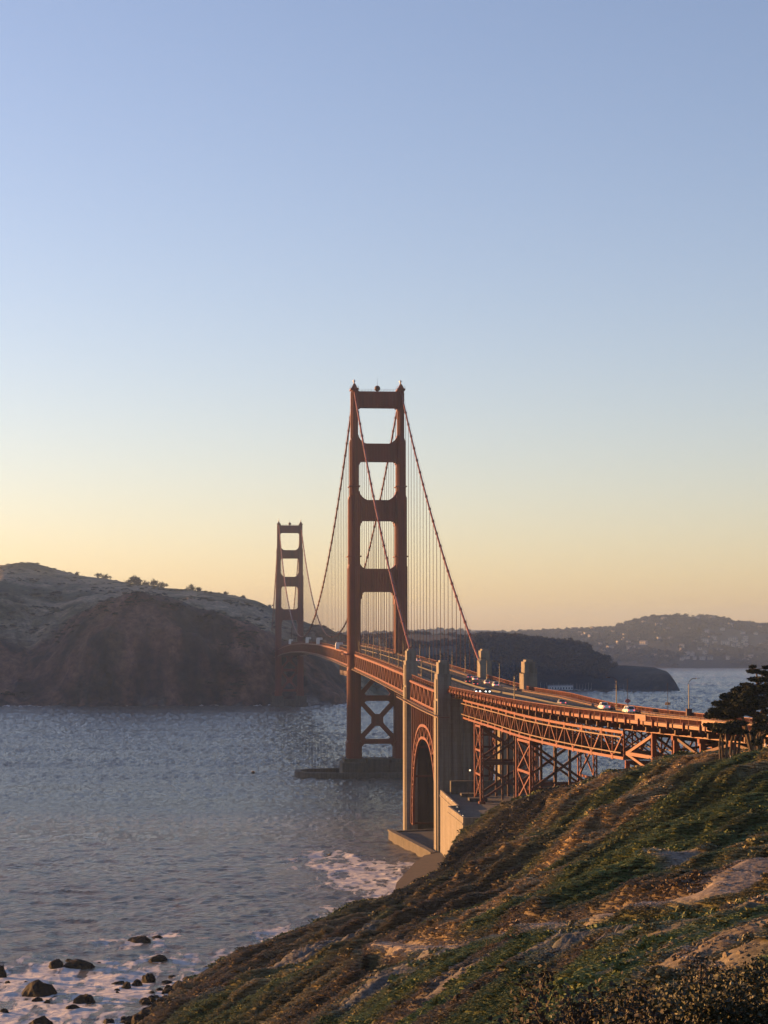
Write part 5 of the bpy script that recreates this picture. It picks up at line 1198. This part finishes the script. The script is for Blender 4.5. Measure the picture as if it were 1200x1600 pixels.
def cars():
    white, silver, dark, grey = (.72, .72, .72), (.22, .23, .25), (.015, .015, .018), (.07, .075, .08)
    kinds = {}
    spec = [(674,1033,'sport_utility_car',white,'white','white car in the far lanes between the two west pylons'),(629,1020,'sedan',white,'white','white car just left of the further west pylon top'),
     (728,1067,'sedan',dark,'dark','dark car coming with both headlights lit beside the nearer west pylon'),(750,1060,'sedan',silver,'silver','silver car with a bright red tail light in the far lanes'),
     (766,1063,'sedan',white,'white','rearmost white car of the three in a row beside the east pylon'),(771.5,1069,'hatchback',white,'white','middle white car of the three in a row beside the east pylon'),(781.5,1073,'sport_utility_car',white,'white','front dark windowed white car of the three in a row'),
     (759,1083,'sedan',dark,'dark','dark car low behind the near railing at the start of the curve'),(735,1071,'sedan',dark,'dark','dark car just right of the car with lit headlights'),
     (884,1101,'sedan',silver,'silver','silver car behind the railing left of the pickup on the viaduct'),(939,1107,'pickup_truck',white,'white','white pickup truck on the viaduct above the bright railing panel'),(988,1112.5,'sport_utility_car',white,'white','white car furthest right on the viaduct'),
     (586,1012,'sedan',white,'white','first white car of the queue beyond the near tower opening'),(584,1018,'sedan',white,'white','white car with lit headlights coming through the near tower'),(593,1022,'sedan',silver,'silver','silver car nearest in the queue under the near tower'),
     (601,1014,'hatchback',dark,'dark','dark hatchback left of the east leg of the near tower'),(612,1018,'sedan',white,'white','white car passing the foot of the east tower leg'),(578,1010,'hatchback',grey,'grey','grey hatchback furthest up in the tower opening')]
    for (px, py, kd, col, cn, lab) in spec:
        y = -400.
        for _ in range(40):
            q = at_z(px, py, P(y, 0, ROAD_Z).z); y = .5*y+.5*q[1]
        cx, sl = ctr(y); t_ = (q[0]-cx)
        lane = min((-7.8, -4.75, -1.8, 1.8, 4.75, 7.8), key=lambda v: abs(v-t_))
        if (kd, cn) not in kinds: o = kinds[(kd, cn)] = car_proto(kd, col, lab)
        else: o = copy_tree(kinds[(kd, cn)])
        pp = P(y, lane, ROAD_Z+.03); o.location = pp; h_ = math.atan2(sl, 1); o.rotation_euler = (0, 0, (math.pi if lane < 0 else 0)-h_)
        tag(o, lab, 'pickup' if kd == 'pickup_truck' else 'car', 'cars on the bridge roadway')
def bridge_extras():
    # white sheeted scaffolds hung on the west sidewalk of the main span
    for i, (px, py, lab) in enumerate(((527, 1011, 'white sheeted scaffold nearest the south tower on the west sidewalk'), (497, 1004, 'white sheeted scaffold second from the south tower'), (480, 1003, 'white sheeted scaffold at the crown of the main span'), (453, 1005, 'white sheeted scaffold furthest along towards the north tower'))):
        q = at_x(px, py, -15); y = q[1]; z = zr(y)-1.4; t = empty('sheeted_scaffold', (-14.9, y, z)); tag(t, lab, 'scaffold', 'white sheeted scaffolds on the bridge')
        k = 1 if i == 0 else 1.15; mb = MB()
        mb.prism([(-1.4, 0), (1.0, 0), (1.1, 2.6*k), (3.4, 3.0*k), (3.4, 4.1*k), (2.6, 4.5*k), (-.6, 4.3*k), (-1.3, 3.6*k)], -2.4, 2.4, 'y'); o = mb.build('sheeting', M['white'], t)
        mb = MB()
        for s in (-2.3, 2.3): mb.beam((3.1, s, 0), (3.1, s, 3.1*k), .12, .12)
        mb.build('scaffold_pole', M['tan_pipe'], t)

# ================================================================ TREES
def blob_tree(name, label, cat, base, pads, trunks, leaf, nper, lm, group=None, seed=0, flat=.42):
    """pads: (x, y, z, rx, rz); trunks: lists of points with radii"""
    t = empty(name, base); tag(t, label, cat, group); b = Vector(base); mb = MB()
    for pts, rad in trunks: mb.tube([Vector(p)-b for p in pts], rad, 7)
    for (x, y, z, rx, rz) in pads:      # limb from the nearest trunk point to every pad
        best = min((p for pts, _ in trunks for p in pts[1:]), key=lambda p: (Vector(p)-Vector((x, y, z))).length + (3 if p[2] > z+.4 else 0))
        m_ = (Vector(best)+Vector((x, y, z)))/2+Vector((0, 0, -.12*rx)); mb.tube([Vector(best)-b, m_-b, Vector((x, y, z))-b], [.16*rx**.5, .11*rx**.5, .04], 5)
    mb.build('trunk', M['bark'], t)
    Vs = []; Fs = []; n0 = 0
    for i, (x, y, z, rx, rz) in enumerate(pads):
        def cf(r, n):
            d = r.normal(size=(n, 3)); d /= np.linalg.norm(d, axis=1)[:, None]; rr = r.random(n)**.45
            k = 1+.35*np.sin(np.arctan2(d[:, 1], d[:, 0])*4+i)+.2*np.sin(np.arctan2(d[:, 1], d[:, 0])*9+2*i)
            return np.stack([x-b.x+d[:, 0]*rr*rx*k, y-b.y+d[:, 1]*rr*rx*k, z-b.z+d[:, 2]*rr*rz+.25*rx*(rr*k-.6)*.4], -1)
        n = int(nper*(rx*rx*.6+.5)); V, Fc = leaf_quads(n, cf, leaf, .6, 1.7, seed=seed+i); Vs.append(V); Fs.append(Fc+n0); n0 += len(V)
    link_mesh('crown', np.concatenate(Vs), np.concatenate(Fs), lm, t)
    return t
def cypresses():
    def W(px, py, D): return at_d(px, py, D)
    def mk(name, lab, basepx, D, pads, trunks, nper=260, seed=0):
        bp = W(basepx[0], basepx[1], D); bz = float(terrain_z([bp[0]], [bp[1]], False)[0])-.4; k = D/F_PX; r = random.Random(seed)
        pp = []
        for (px, py, rx, rz) in pads: q = W(px, py, D+r.uniform(-2.2, 2.2)); pp.append((q[0], q[1], q[2], rx*k*1.05, rz*k*.9))
        tr = []
        for pts in trunks:
            q = [W(a, b_, D+r.uniform(-.9, .9)) for a, b_ in pts]; q[0][2] = min(q[0][2], bz); n = len(q); tr.append(([tuple(v) for v in q], [(.24 if len(trunks) > 5 else .40)*(1-i/(n+.3))+.04 for i in range(n)]))
        return blob_tree(name, lab, 'tree', (bp[0], bp[1], bz), pp, tr, .32, nper*4, M['cypress'], 'wind bent cypresses on the bluff', seed)
    mk('cypress_tree', 'tall dark wind bent cypress with a ragged top at the right edge', (1176, 1172), 352,
       [(1125,1112,16,6),(1140,1101,20,7),(1155,1090,21,8),(1172,1080,20,8),(1190,1078,17,8),(1150,1113,22,7),(1176,1101,24,10),(1196,1096,15,10),(1183,1062,11,3.5),(1177,1049,7.5,3),(1176,1042,4,2),(1192,1051,7,2.6),(1197,1043,5,2),(1197,1062,9,3.5),(1112,1116,8,3),(1107,1120,5,2),(1166,1070,7,2.5),(1182,1117,11,4),(1206,1112,12,4),(1216,1087,15,8),(1133,1120,17,4.5),(1164,1098,16,7),(1207,1072,12,5),(1204,1055,9,3)],
       [[(1177,1174),(1174,1150),(1178,1128),(1180,1100),(1183,1070),(1182,1046)],[(1177,1174),(1166,1145),(1160,1120),(1150,1104)],[(1178,1172),(1184,1140),(1190,1112),(1200,1092)],[(1177,1160),(1165,1135),(1140,1118),(1122,1113)]], seed=3)
    mk('cypress_tree', 'low spreading cypress with several pale bare trunks left of the tall one', (1140, 1172), 346,
       [(1108,1133,8,2.6),(1118,1139,10,4),(1130,1142,12,4.5),(1142,1138,12,4.5),(1152,1131,12,4.5),(1160,1144,7,4),(1128,1134,12,3),(1147,1145,7,2.5)],
       [[(1128,1172),(1129,1158),(1126,1144),(1118,1139)],[(1133,1172),(1136,1156),(1133,1143)],[(1139,1172),(1143,1156),(1146,1140)],[(1146,1172),(1149,1156),(1155,1142)],[(1126,1172),(1124,1160),(1127,1146)],[(1150,1171),(1156,1155),(1161,1143)]], seed=40)
    mk('cypress_tree', 'dense short cypress filling the right edge under the tall one', (1190, 1170), 340,
       [(1186,1150,8,6),(1188,1136,10,7),(1192,1124,11,7),(1182,1160,6,5),(1180,1145,7,5),(1200,1142,6,7)],
       [[(1189,1170),(1188,1150),(1191,1128)],[(1187,1168),(1183,1150)]], seed=70)
def find_on(g, px, py):
    px_f, X, Y, Z = g; i = int(np.clip(round((px-px_f[0])/(px_f[1]-px_f[0])), 0, len(px_f)-1))
    D = np.hypot(X[i]-CAMX, Y[i]-CAMY); v = 1008.2-(Z[i]-CAMZ)/D*F_PX; ok = Z[i] > 2
    idx = np.where(ok)[0]
    for a, b in zip(idx[:-1], idx[1:]):
        if (v[a]-py)*(v[b]-py) <= 0:
            f = (v[a]-py)/(v[a]-v[b]+1e-9); return np.array([X[i, a]+(X[i, b]-X[i, a])*f, Y[i, a]+(Y[i, b]-Y[i, a])*f, Z[i, a]+(Z[i, b]-Z[i, a])*f])
    k = idx[np.argmin(v[idx])]; return np.array([X[i, k], Y[i, k], Z[i, k]])
def ridge_trees(g1):
    lm = mat('dark_tree_foliage', (.018, .021, .012), .9, col2=(.009, .011, .007), vscale=.2)
    spec = [(208,903,13,'round crowned tree standing alone on the headland skyline'),(152,899,8,'left tree of the pair at the left of the headland skyline'),(163,899,8,'right tree of the pair at the left of the headland skyline'),(239,916,10,'low wide tree right of the round crowned one on the skyline'),(255,915,9,'tree at the right end of the low wide clump on the skyline'),(299,918,9,'small bushy tree alone in the middle of the skyline'),(312,921,6,'little tree trailing right of the small bushy one'),(118,897,5,'tiny bush on the skyline slope at the left'),(352,927,4,'tiny shrub on the skyline right of the little tree'),(380,932,4,'furthest right tiny shrub on the headland skyline'),(228,915,8,'left tree of the low wide clump on the skyline'),(420,940,4,'shrub where the skyline falls towards the north tower')]
    for i, (px, py, w_, lab) in enumerate(spec):
        p = find_on(g1, px, py-40); p[2] -= w_*.22; D = math.hypot(p[0]-CAMX, p[1]-CAMY); k = D/F_PX; W = w_*k*1.3; r = random.Random(i); H = W*.95
        pads = [(p[0]+r.gauss(0, .3)*W, p[1]+r.gauss(0, .3)*W, p[2]+H*(.15+.5*r.random()), W*r.uniform(.2, .4), W*r.uniform(.2, .36)) for _ in range(9)]+[(p[0], p[1], p[2]+H*.55, W*.5, W*.45)]
        blob_tree('ridge_tree', lab, 'tree', tuple(p), pads, [([(p[0], p[1], p[2]-2), (p[0]+.5, p[1], p[2]+H*.45), (p[0], p[1], p[2]+H*.8)], [W*.06, W*.05, W*.02])], max(1.2, W*.09), 4 if W > 10 else 9, lm, 'trees on the headland skyline', seed=200+i*10)
def woods(g2, g3):
    m = tint_mat('far_tree_leaves')
    for nm, g, n, sz, lab, rng_px, dens in (('cape_woodland', g2, 5200, 9., 'dark wood covering the round hill behind the bridge', (600, 1060), 1), ('far_woodland', g3, 9000, 13., 'trees scattered over the far inhabited hillside', (640, 1300), 1)):
        px_f, X, Y, Z = g; i = rng.integers(0, len(px_f), n*3); j = rng.integers(3, X.shape[1]-8, n*3)
        x = X[i, j]+rng.normal(size=n*3)*10; y = Y[i, j]+rng.normal(size=n*3)*25; z = Z[i, j]
        cl = fbm(x/160, y/160, 3, 601 if nm[0] == 'c' else 605); cl2 = fbm(x/60, y/60, 2, 603)
        if nm[0] == 'c':
            keep = (z > 6) & ((((px_f[i] > 730) & (px_f[i] < 935)) & ((z > 26) | (cl > .1))) | ((px_f[i] <= 730) & (cl+cl2*.4 > .12)) | ((px_f[i] >= 935) & (cl+cl2*.5 > .22)))
        else: keep = (z > 4) & (cl+cl2*.5 > -.15)
        keep = keep & ((px_f[i] < 1005) | (nm[0] != 'c'))
        x, y, z = x[keep][:n], y[keep][:n], z[keep][:n]; k = len(x); s = sz*(.45+.75*rng.random(k))
        col = np.array([.019, .023, .016])*(.5+.9*rng.random((k, 1)))
        scatter(nm, np.stack([x, y, z], -1), np.stack([s, s, s*(.8+.5*rng.random(k))], -1), np.stack([np.zeros(k), np.zeros(k), rng.random(k)*6.28], -1), col, clump_sources(m), label=lab, cat='wood')
def headland_scrub(g):
    m = tint_mat('headland_scrub_leaves'); px_f, X, Y, Z = g; n = 16000; i = rng.integers(0, len(px_f), n); j = rng.integers(3, X.shape[1]-4, n)
    x = X[i, j]+rng.normal(size=n)*3; y = Y[i, j]+rng.normal(size=n)*4; z = Z[i, j]; D = np.hypot(x-CAMX, y-CAMY)
    cl = fbm(x/70, y/90, 4, 651)+.5*fbm(x/25, y/30, 2, 652); keep = (z > 10) & (cl > np.where(D < 2680, .22, .02)) & (D < 3700); x, y, z = x[keep], y[keep], z[keep]; k = len(x)
    s = (1.2+3.2*rng.random(k)**2.5)*1.0; col = np.array([.030, .034, .019])*(.6+.8*rng.random((k, 1)))
    scatter('headland_scrub', np.stack([x, y, z-.4], -1), np.stack([s*1.3, s*1.1, s*.75], -1), np.stack([np.zeros(k), np.zeros(k), rng.random(k)*6.28], -1), col, clump_sources(m), label='dark scrub dotted over the headland across the strait', cat='scrub')
def houses(g2, g3):
    wm = mat('pale_house_wall', (.30, .28, .26), .7, var=.2, vscale=.05); rm = mat('grey_house_roof', (.10, .095, .09), .8)
    protos = []
    for k, (w_, d_, h_) in enumerate(((15, 10, 6), (22, 11, 7), (11, 10, 8))):
        t = empty('house'); mb = MB(); mb.box(-w_/2, w_/2, -d_/2, d_/2, -5, h_); wl = mb.build('wall', wm, t)
        mb = MB(); mb.prism([(-d_/2-.8, h_), (d_/2+.8, h_), (0, h_+d_*.3)], -w_/2-.8, w_/2+.8, 'x'); mb.build('roof', rm, t)
        for xx in np.linspace(-w_/2+2, w_/2-2, 4):
            for zz in ((1.2, 4.2) if h_ > 6 else (2.0,)): mb = MB(); mb.box(xx-.8, xx+.8, -d_/2-.08, -d_/2+.1, zz, zz+1.5); mb.build('window', M['glass'], t)
        protos.append(t)
    used = [False]*3; n = 0
    man = [(1060,972),(1030,979),(1076,985),(1072,991),(1102,990),(1030,1000.5),(1045,1001.5),(1006,1007),(1086,1007),(1104,1010),(1118,1006),(1147,1010),(1165,1008),(1170,1011),(1190,1009),(1181,992),(1162,991),(1065,1018),(1092,1015),(1126,1018),(1158,1016.5),(1064,1031),(1074,1029),(1086,1030),(1098,1030),(1108,1030),(1139,1030),(1172,1027),(1168,1030),(1005,976),(945,1002),(963,1012),(966,1006),(982,1005),(985,1015),(997,1018),(1003,1029),(953,1026.5),(973,1003),(948,1006),(1187,979),(1140,980),(1090,969),(1113,969.5),(998,1001),(908,990),(897,984),(925,985)]
    for i in range(46): man.append((random.uniform(905, 1200), None))
    for px, py in man:
        if py is None:
            top = np.interp(px, [900, 960, 980, 1010, 1055, 1110, 1150, 1200], [986, 983, 976, 968, 963, 965, 975, 977]); py = random.uniform(top+4, 1036)
        if px < 1056 and py > 1036: continue
        p = find_on(g3, px, py); k = n % 3; o = protos[k] if not used[k] else copy_tree(protos[k]); used[k] = True
        o.location = p+np.array([0, 0, 1.5]); o.rotation_euler = (0, 0, random.uniform(-.9, .9)); s = random.uniform(.8, 1.35); o.scale = (s, s, s)
        tag(o, 'small pale house among trees on the far hillside across the water', 'house', 'houses on the far hillside'); n += 1
def cove():
    # long white boathouse, moored sailing boats and the breakwater of the cove
    p = at_z(875, 1077.5, 1.5); t = empty('boathouse', (p[0], p[1], 1.0)); tag(t, 'long low white building on the quay of the distant cove', 'building')
    mb = MB(); mb.box(-21, 21, -6, 6, 0, 6.2); mb.build('wall', M['white'], t); mb = MB(); mb.prism([(-6.6, 6.2), (6.6, 6.2), (0, 8.3)], -21.6, 21.6, 'x'); mb.build('roof', mat('pale_grey_roof', (.2, .2, .21), .7), t)
    for i in range(9): mb = MB(); mb.box(-19+i*4.6, -16.6+i*4.6, -6.1, -5.9, 1.4, 4.4); mb.build('window', M['glass'], t)
    a = at_z(848, 1081.2, 0); b = at_z(1046, 1081.2, 0); t = empty('breakwater'); tag(t, 'thin dark breakwater closing the distant cove', 'breakwater'); mb = MB(); mb.beam((a[0], a[1], .3), (b[0], b[1], .3), 5, 4.2); mb.build('wall', M['concrete_dark'], t)
    mb = MB(); n = 24
    for i in range(n+1): q = a+(b-a)*i/n; mb.beam((q[0], q[1], 2.2), (q[0], q[1], 3.6), .5, .5)
    mb.beam((a[0], a[1], 3.6), (b[0], b[1], 3.6), .25, .25); mb.build('handrail', M['tan_pipe'], t)
    pr = None
    for i in range(22):
        px = (841+i*4.6) if i < 19 else 960+(i-19)*14; py = 1078.6+.5*(i % 3); q = at_z(px, py, 0)
        if pr is None:
            o = pr = empty('sailing_boat'); mb = MB(); mb.add([(-1.7, -5, 1.3), (1.7, -5, 1.3), (1.9, 1, 1.4), (0, 6, 1.7), (-1.9, 1, 1.4), (-1, -4.5, -.3), (1, -4.5, -.3), (1.1, 1, -.3), (0, 5, -.2), (-1.1, 1, -.3)], [(0, 1, 2, 3, 4), (9, 8, 7, 6, 5), (0, 5, 6, 1), (1, 6, 7, 2), (2, 7, 8, 3), (3, 8, 9, 4), (4, 9, 5, 0)]); mb.build('hull', M['white'], o)
            mb = MB(); mb.box(-1, 1, -2.5, 2, 1.3, 2.1); mb.build('cabin', M['white'], o); mb = MB(); mb.tube([(0, 1, 1.3), (0, 1, 13.5)], [.16, .09], 6); mb.tube([(0, 1, 2.6), (0, -4, 2.8)], .1, 5); mb.build('mast', M['white'], o)
        else: o = copy_tree(pr)
        o.location = (q[0], q[1], 0); o.rotation_euler = (0, 0, random.uniform(-1.4, 1.4)); s = random.uniform(.75, 1.1); o.scale = (s, s, s)
        tag(o, 'small white sailing boat moored in the distant cove', 'sailboat', 'sailing boats moored in the cove')

# ================================================================ PEOPLE AND BIRDS
def skin_mesh(name, pts, edges, rad, m, parent, sub=1):
    me = bpy.data.meshes.new(name); me.from_pydata(pts, edges, []); me.materials.append(m); o = bpy.data.objects.new(name, me); C.objects.link(o); o.parent = parent
    sk = o.modifiers.new('skin', 'SKIN'); 
    for i, r in enumerate(rad): me.skin_vertices[0].data[i].radius = (r, r) if not hasattr(r, '__len__') else r
    me.skin_vertices[0].data[0].use_root = True; sk.use_smooth_shade = True
    s = o.modifiers.new('sub', 'SUBSURF'); s.levels = sub; s.render_levels = sub; return o
def person(px, py, D, rz, label, shirt, trousers, hair=(.04, .03, .02), stride=.22):
    q = at_d(px, py, D); z = float(terrain_z([q[0]], [q[1]])[0]); t = empty('person', (q[0], q[1], z), rz); tag(t, label, 'person', None)
    skin = mat('skin_tone', (.45, .28, .20), .6); s = stride
    pts = [(0, 0, .95), (0, 0, 1.12), (0, .01, 1.38), (0, .02, 1.50), (0, .03, 1.58), (0, .04, 1.68), (0, .03, 1.76),
           (.17, .0, 1.42), (.24, -.10, 1.15), (.22, .02, .92), (.22, .06, .84), (-.17, 0, 1.42), (-.24, .08, 1.15), (-.22, .20, .95), (-.22, .25, .88),
           (.10, 0, .90), (.11, s*.6, .50), (.11, s*.75, .09), (.11, s*.75+.16, .04), (-.10, 0, .90), (-.11, -s*.3, .50), (-.11, -s*1.3, .12), (-.11, -s*1.3+.15, .04)]
    ed = [(0, 1), (1, 2), (2, 3), (3, 4), (4, 5), (5, 6), (2, 7), (7, 8), (8, 9), (9, 10), (2, 11), (11, 12), (12, 13), (13, 14), (0, 15), (15, 16), (16, 17), (17, 18), (0, 19), (19, 20), (20, 21), (21, 22)]
    rd = [.14, .13, .15, .06, .075, .10, .07, .07, .05, .038, .03, .07, .05, .038, .03, .095, .062, .045, .04, .095, .062, .045, .04]
    skin_mesh('body', pts, ed, rd, skin, t, 2)
    mp_ = [0, 1, 2, 7, 8, 9, 11, 12, 13]; idx = {a: i for i, a in enumerate(mp_)}
    skin_mesh('shirt', [pts[a] for a in mp_], [(idx[a], idx[b]) for a, b in ed if a in idx and b in idx], [rd[a]+.025 for a in mp_], mat('shirt_cloth', shirt, .8), t, 2)
    mp_ = [0, 15, 16, 17, 19, 20, 21]; idx = {a: i for i, a in enumerate(mp_)}
    skin_mesh('trousers', [pts[a] for a in mp_], [(idx[a], idx[b]) for a, b in ed if a in idx and b in idx], [rd[a]+.022 for a in mp_], mat('trouser_cloth', trousers, .8), t, 2)
    mb = MB(); mb.sphere((0, .015, 1.74), .115, 12, 8); mb.build('hair', mat('hair', hair, .7), t, True)
    return t
def people():
    person(1141.5, 1172, 336, 1.2, 'person in a white top and dark trousers walking under the low cypress', (.45, .44, .43), (.02, .04, .05))
    person(1196, 1172, 330, -1.0, 'person in a pale top and dark clothes standing at the right edge of the path', (.38, .38, .37), (.02, .035, .03), stride=.08)
def bird(px, py, D, rz, label, span, wing_up):
    q = at_d(px, py, D); t = empty('seabird', tuple(q), rz); tag(t, label, 'bird')
    bm_ = mat('dark_feathers', (.05, .045, .04), .8, col2=(.11, .10, .09), vscale=6)
    mb = MB(); mb.tube([(0, -.30, .0), (0, -.22, .0), (0, 0, .0), (0, .18, .02), (0, .28, .05), (0, .34, .05), (0, .42, .03)], [.02, .06, .10, .08, .055, .05, .008], 10); mb.build('body', bm_, t, True)
    for s in (-1, 1):
        mb = MB(); h = span/2; S = [(0.05, .14, -.10, .03), (.30*h, .17, -.13, .03+wing_up*.30), (.60*h, .12, -.12, .03+wing_up*.42), (h, -.10, -.16, .03+wing_up*.30)]
        vs_ = []
        for x_, f_, b_, z_ in S: vs_ += [(s*x_, f_, z_), (s*x_, b_, z_), (s*x_, (f_+b_)/2, z_+.03)]
        fs = [];
        for i in range(3): a = i*3; fs += [(a, a+2, a+5, a+3), (a+2, a+1, a+4, a+5), (a+1, a, a+3, a+4)]
        mb.add(vs_, fs); mb.build('wing', bm_, t, True)
    mb = MB(); mb.add([(-.03, -.26, 0), (.03, -.26, 0), (.09, -.46, .01), (-.09, -.46, .01), (0, -.26, .03)], [(0, 1, 2, 3), (4, 3, 2), (4, 0, 3), (4, 2, 1)]); mb.build('tail', bm_, t)
def birds():
    bird(396, 1208, 260, 1.9, 'dark seabird gliding with bent wings over the open water', 1.25, .55)
    bird(515, 1336, 260, 1.2, 'dark seabird flying low over the water off the fort', 1.0, .25)

# ================================================================ FOREGROUND SHRUBS
def near_shrubs():
    mats = [mat('shrub_leaves_green', (.034, .040, .014), .7, col2=(.014, .018, .008), vscale=3), mat('shrub_leaves_brown', (.042, .030, .017), .8, col2=(.018, .014, .009), vscale=3), mat('shrub_leaves_olive', (.052, .052, .018), .7, col2=(.022, .025, .010), vscale=3)]
    protos = []
    for k in range(5):
        t = empty('shrub'); r = np.random.default_rng(900+k); mb = MB(); tips = []
        for i in range(26):
            a = r.random()*6.283; sp = .25+.75*r.random()**.7; h = .55+.6*r.random()*(1.2-sp*.5); e = (math.cos(a)*sp, math.sin(a)*sp, h); md = (e[0]*.45, e[1]*.45, h*.6)
            mb.tube([(e[0]*.08, e[1]*.08, -.15), md, e], [.018, .011, .004], 5); tips.append((md, e))
            for _ in range(3):
                f = .3+.6*r.random(); s_ = [md[c]+(e[c]-md[c])*f for c in range(3)]; q = [s_[0]+r.normal()*.14, s_[1]+r.normal()*.14, s_[2]+.05+.16*r.random()]; mb.tube([s_, q], [.006, .003], 4); tips.append((s_, q))
        mb.build('branch', M['bark'], t)
        T = np.array([np.concatenate([a, b]) for a, b in tips])
        def cf(r_, n):
            i = r_.integers(0, len(T), n); f = r_.random(n)[:, None]**.6; return T[i, :3]*(1-f)+T[i, 3:]*f+r_.normal(size=(n, 3))*.045
        V, Fc = leaf_quads(15000, cf, .021, .4, 1.5, seed=950+k); link_mesh('foliage', V, Fc, mats[k % 3], t)
        protos.append(t)
    spots = []
    for i in range(64):
        for _ in range(60):
            px = random.uniform(760, 1290); D = random.uniform(17, 40)
            e = np.interp(px, [760, 880, 1000, 1100, 1200, 1290], [1603, 1556, 1522, 1512, 1492, 1480])   # tops of the bushes along the frame
            q = at_d(px, 1200, D); z = float(terrain_z([q[0]], [q[1]], False)[0]); topz = CAMZ-(e-1008.2)/F_PX*D; h = topz-z
            if .5 < h and all(math.hypot(q[0]-s[0], q[1]-s[1]) > .75 for s in spots): spots.append((q[0], q[1], z, min(h, 2.3), px)); break
    used = [False]*5
    for i, (x, y, z, h, px) in enumerate(spots):
        k = (i*7+int(px/90)) % 5; o = protos[k] if not used[k] else copy_tree(protos[k]); used[k] = True
        s = max(.55, h*random.uniform(.62, .92)); o.location = (x, y, z-.05); o.scale = (s*1.05, s*1.05, s); o.rotation_euler = (0, 0, random.uniform(0, 6.28))
        kind = ('dark green', 'russet brown', 'olive')[k % 3]
        tag(o, kind+' leafy shrub in the thicket at the lower right', 'shrub', kind+' shrubs of the foreground thicket')
    for k in range(5):
        if not used[k]:
            for c in [x for x in bpy.data.objects if x.parent == protos[k]]: bpy.data.objects.remove(c)
            bpy.data.objects.remove(protos[k])
    # yellow flowering stalks and pale seed heads
    fy = mat('yellow_flower', (.20, .17, .03), .7); fw = mat('pale_seed_head', (.2, .19, .12), .8); fo = mat('orange_flower', (.25, .08, .025), .7); gs = mat('pale_green_stem', (.07, .075, .025), .8)
    for i, (px, py, D, kind, lab) in enumerate(((1165, 1520, 22, 'y', 'yellow green flower stalk rising tallest from the thicket'), (1148, 1536, 21, 'w', 'stalk with round pale seed heads left of the tallest flower stalk'), (1182, 1538, 21.5, 'w', 'stalk with round pale seed heads right of the tallest flower stalk'),
            (1172, 1564, 20, 'y', 'short stalk of yellow flowers in front of the seed heads'), (1060, 1564, 20, 'o', 'single orange flower head low in the thicket'), (938, 1590, 19, 'y', 'bright yellow green sprig at the bottom edge'), (1093, 1562, 20, 'y', 'yellowish sprig right of the orange flower'))):
        q = at_d(px, py, D); z0 = float(terrain_z([q[0]], [q[1]], False)[0]); t = empty('flower_stalk', (q[0], q[1], z0)); tag(t, lab, 'flower'); H = max(.3, q[2]-z0); mb = MB(); r = random.Random(i); mh = MB()
        for j in range(3 if kind != 'o' else 1):
            dx, dy = r.uniform(-.06, .06), r.uniform(-.06, .06); k_ = 1-.12*j
            mb.tube([(0, 0, 0), (dx*.5, dy*.5, H*.5*k_), (dx, dy, H*k_)], [.008, .006, .004], 5)
            for h_ in range(9 if kind == 'y' else 4):
                f = 1-.035*h_ if kind == 'y' else 1-.07*h_; a = r.random()*6.28; rr = .03 if kind == 'y' else .07
                c = (dx*f+math.cos(a)*rr, dy*f+math.sin(a)*rr, H*k_*f); mb.tube([(dx*f, dy*f, H*k_*f-.02), c], .003, 4); mh.sphere(c, .02 if kind == 'y' else (.024 if kind == 'w' else .045), 8, 6, .8)
        mb.build('stem', gs, t); mh.build('flower_head', {'y': fy, 'w': fw, 'o': fo}[kind], t)
    # bleached branches lying on the bank
    for (px, py, D, ln, a, lab) in ((963, 1478, 100, .95, 1.0, 'bleached driftwood branch lying steeply on the bank'), (943, 1489, 98, .9, .15, 'bleached driftwood branch lying flat on the bank')):
        q = on_ground(px, py); q[2] = float(terrain_z([q[0]], [q[1]])[0]); mb = MB(); d = (math.cos(a)*ln/2, .3, math.sin(a)*ln/2); mb.tube([(-d[0], -d[1], -d[2]+.1), (-d[0]*.2, 0, .2), (d[0], d[1], d[2]+.15)], [.045, .035, .015], 6); mb.tube([(-d[0]*.2, 0, .2), (d[0]*.3, -.1, .5)], [.02, .008], 5)
        o = mb.build('dead_branch', mat('bleached_wood', (.24, .215, .18), .8)); o.location = tuple(q); tag(o, lab, 'branch')
# ================================================================ BUILD
hillside()
g1, g2, g3 = build_far_land()
water()
suspension_bridge()
pylon('concrete pylon of the west side taking the main cable end, further from the viewer', -342.8, -1, 69.3, 67.5, 'brown_and_shade')  # inner wall colour carries the shade under the arch deck
pylon('shaded concrete pylon where the far east cable comes down', -342.8, 1, 69.3, 67.5)
pylon('nearest tall concrete pylon beside the arch and the retaining wall', -453.6, -1, 65.5, 63.5)
pylon('concrete pylon on the east side standing alone at the bend of the roadway', -453.6, 1, 65.7, 67.4)
arch_bridge(); viaduct(); road(); shore_works(); rocks()
lamps(); cars(); bridge_extras()
hillside_scrub(); cypresses(); ridge_trees(g1); woods(g2, g3); headland_scrub(g1); houses(g2, g3); cove(); people(); birds(); near_shrubs()
make_haze()
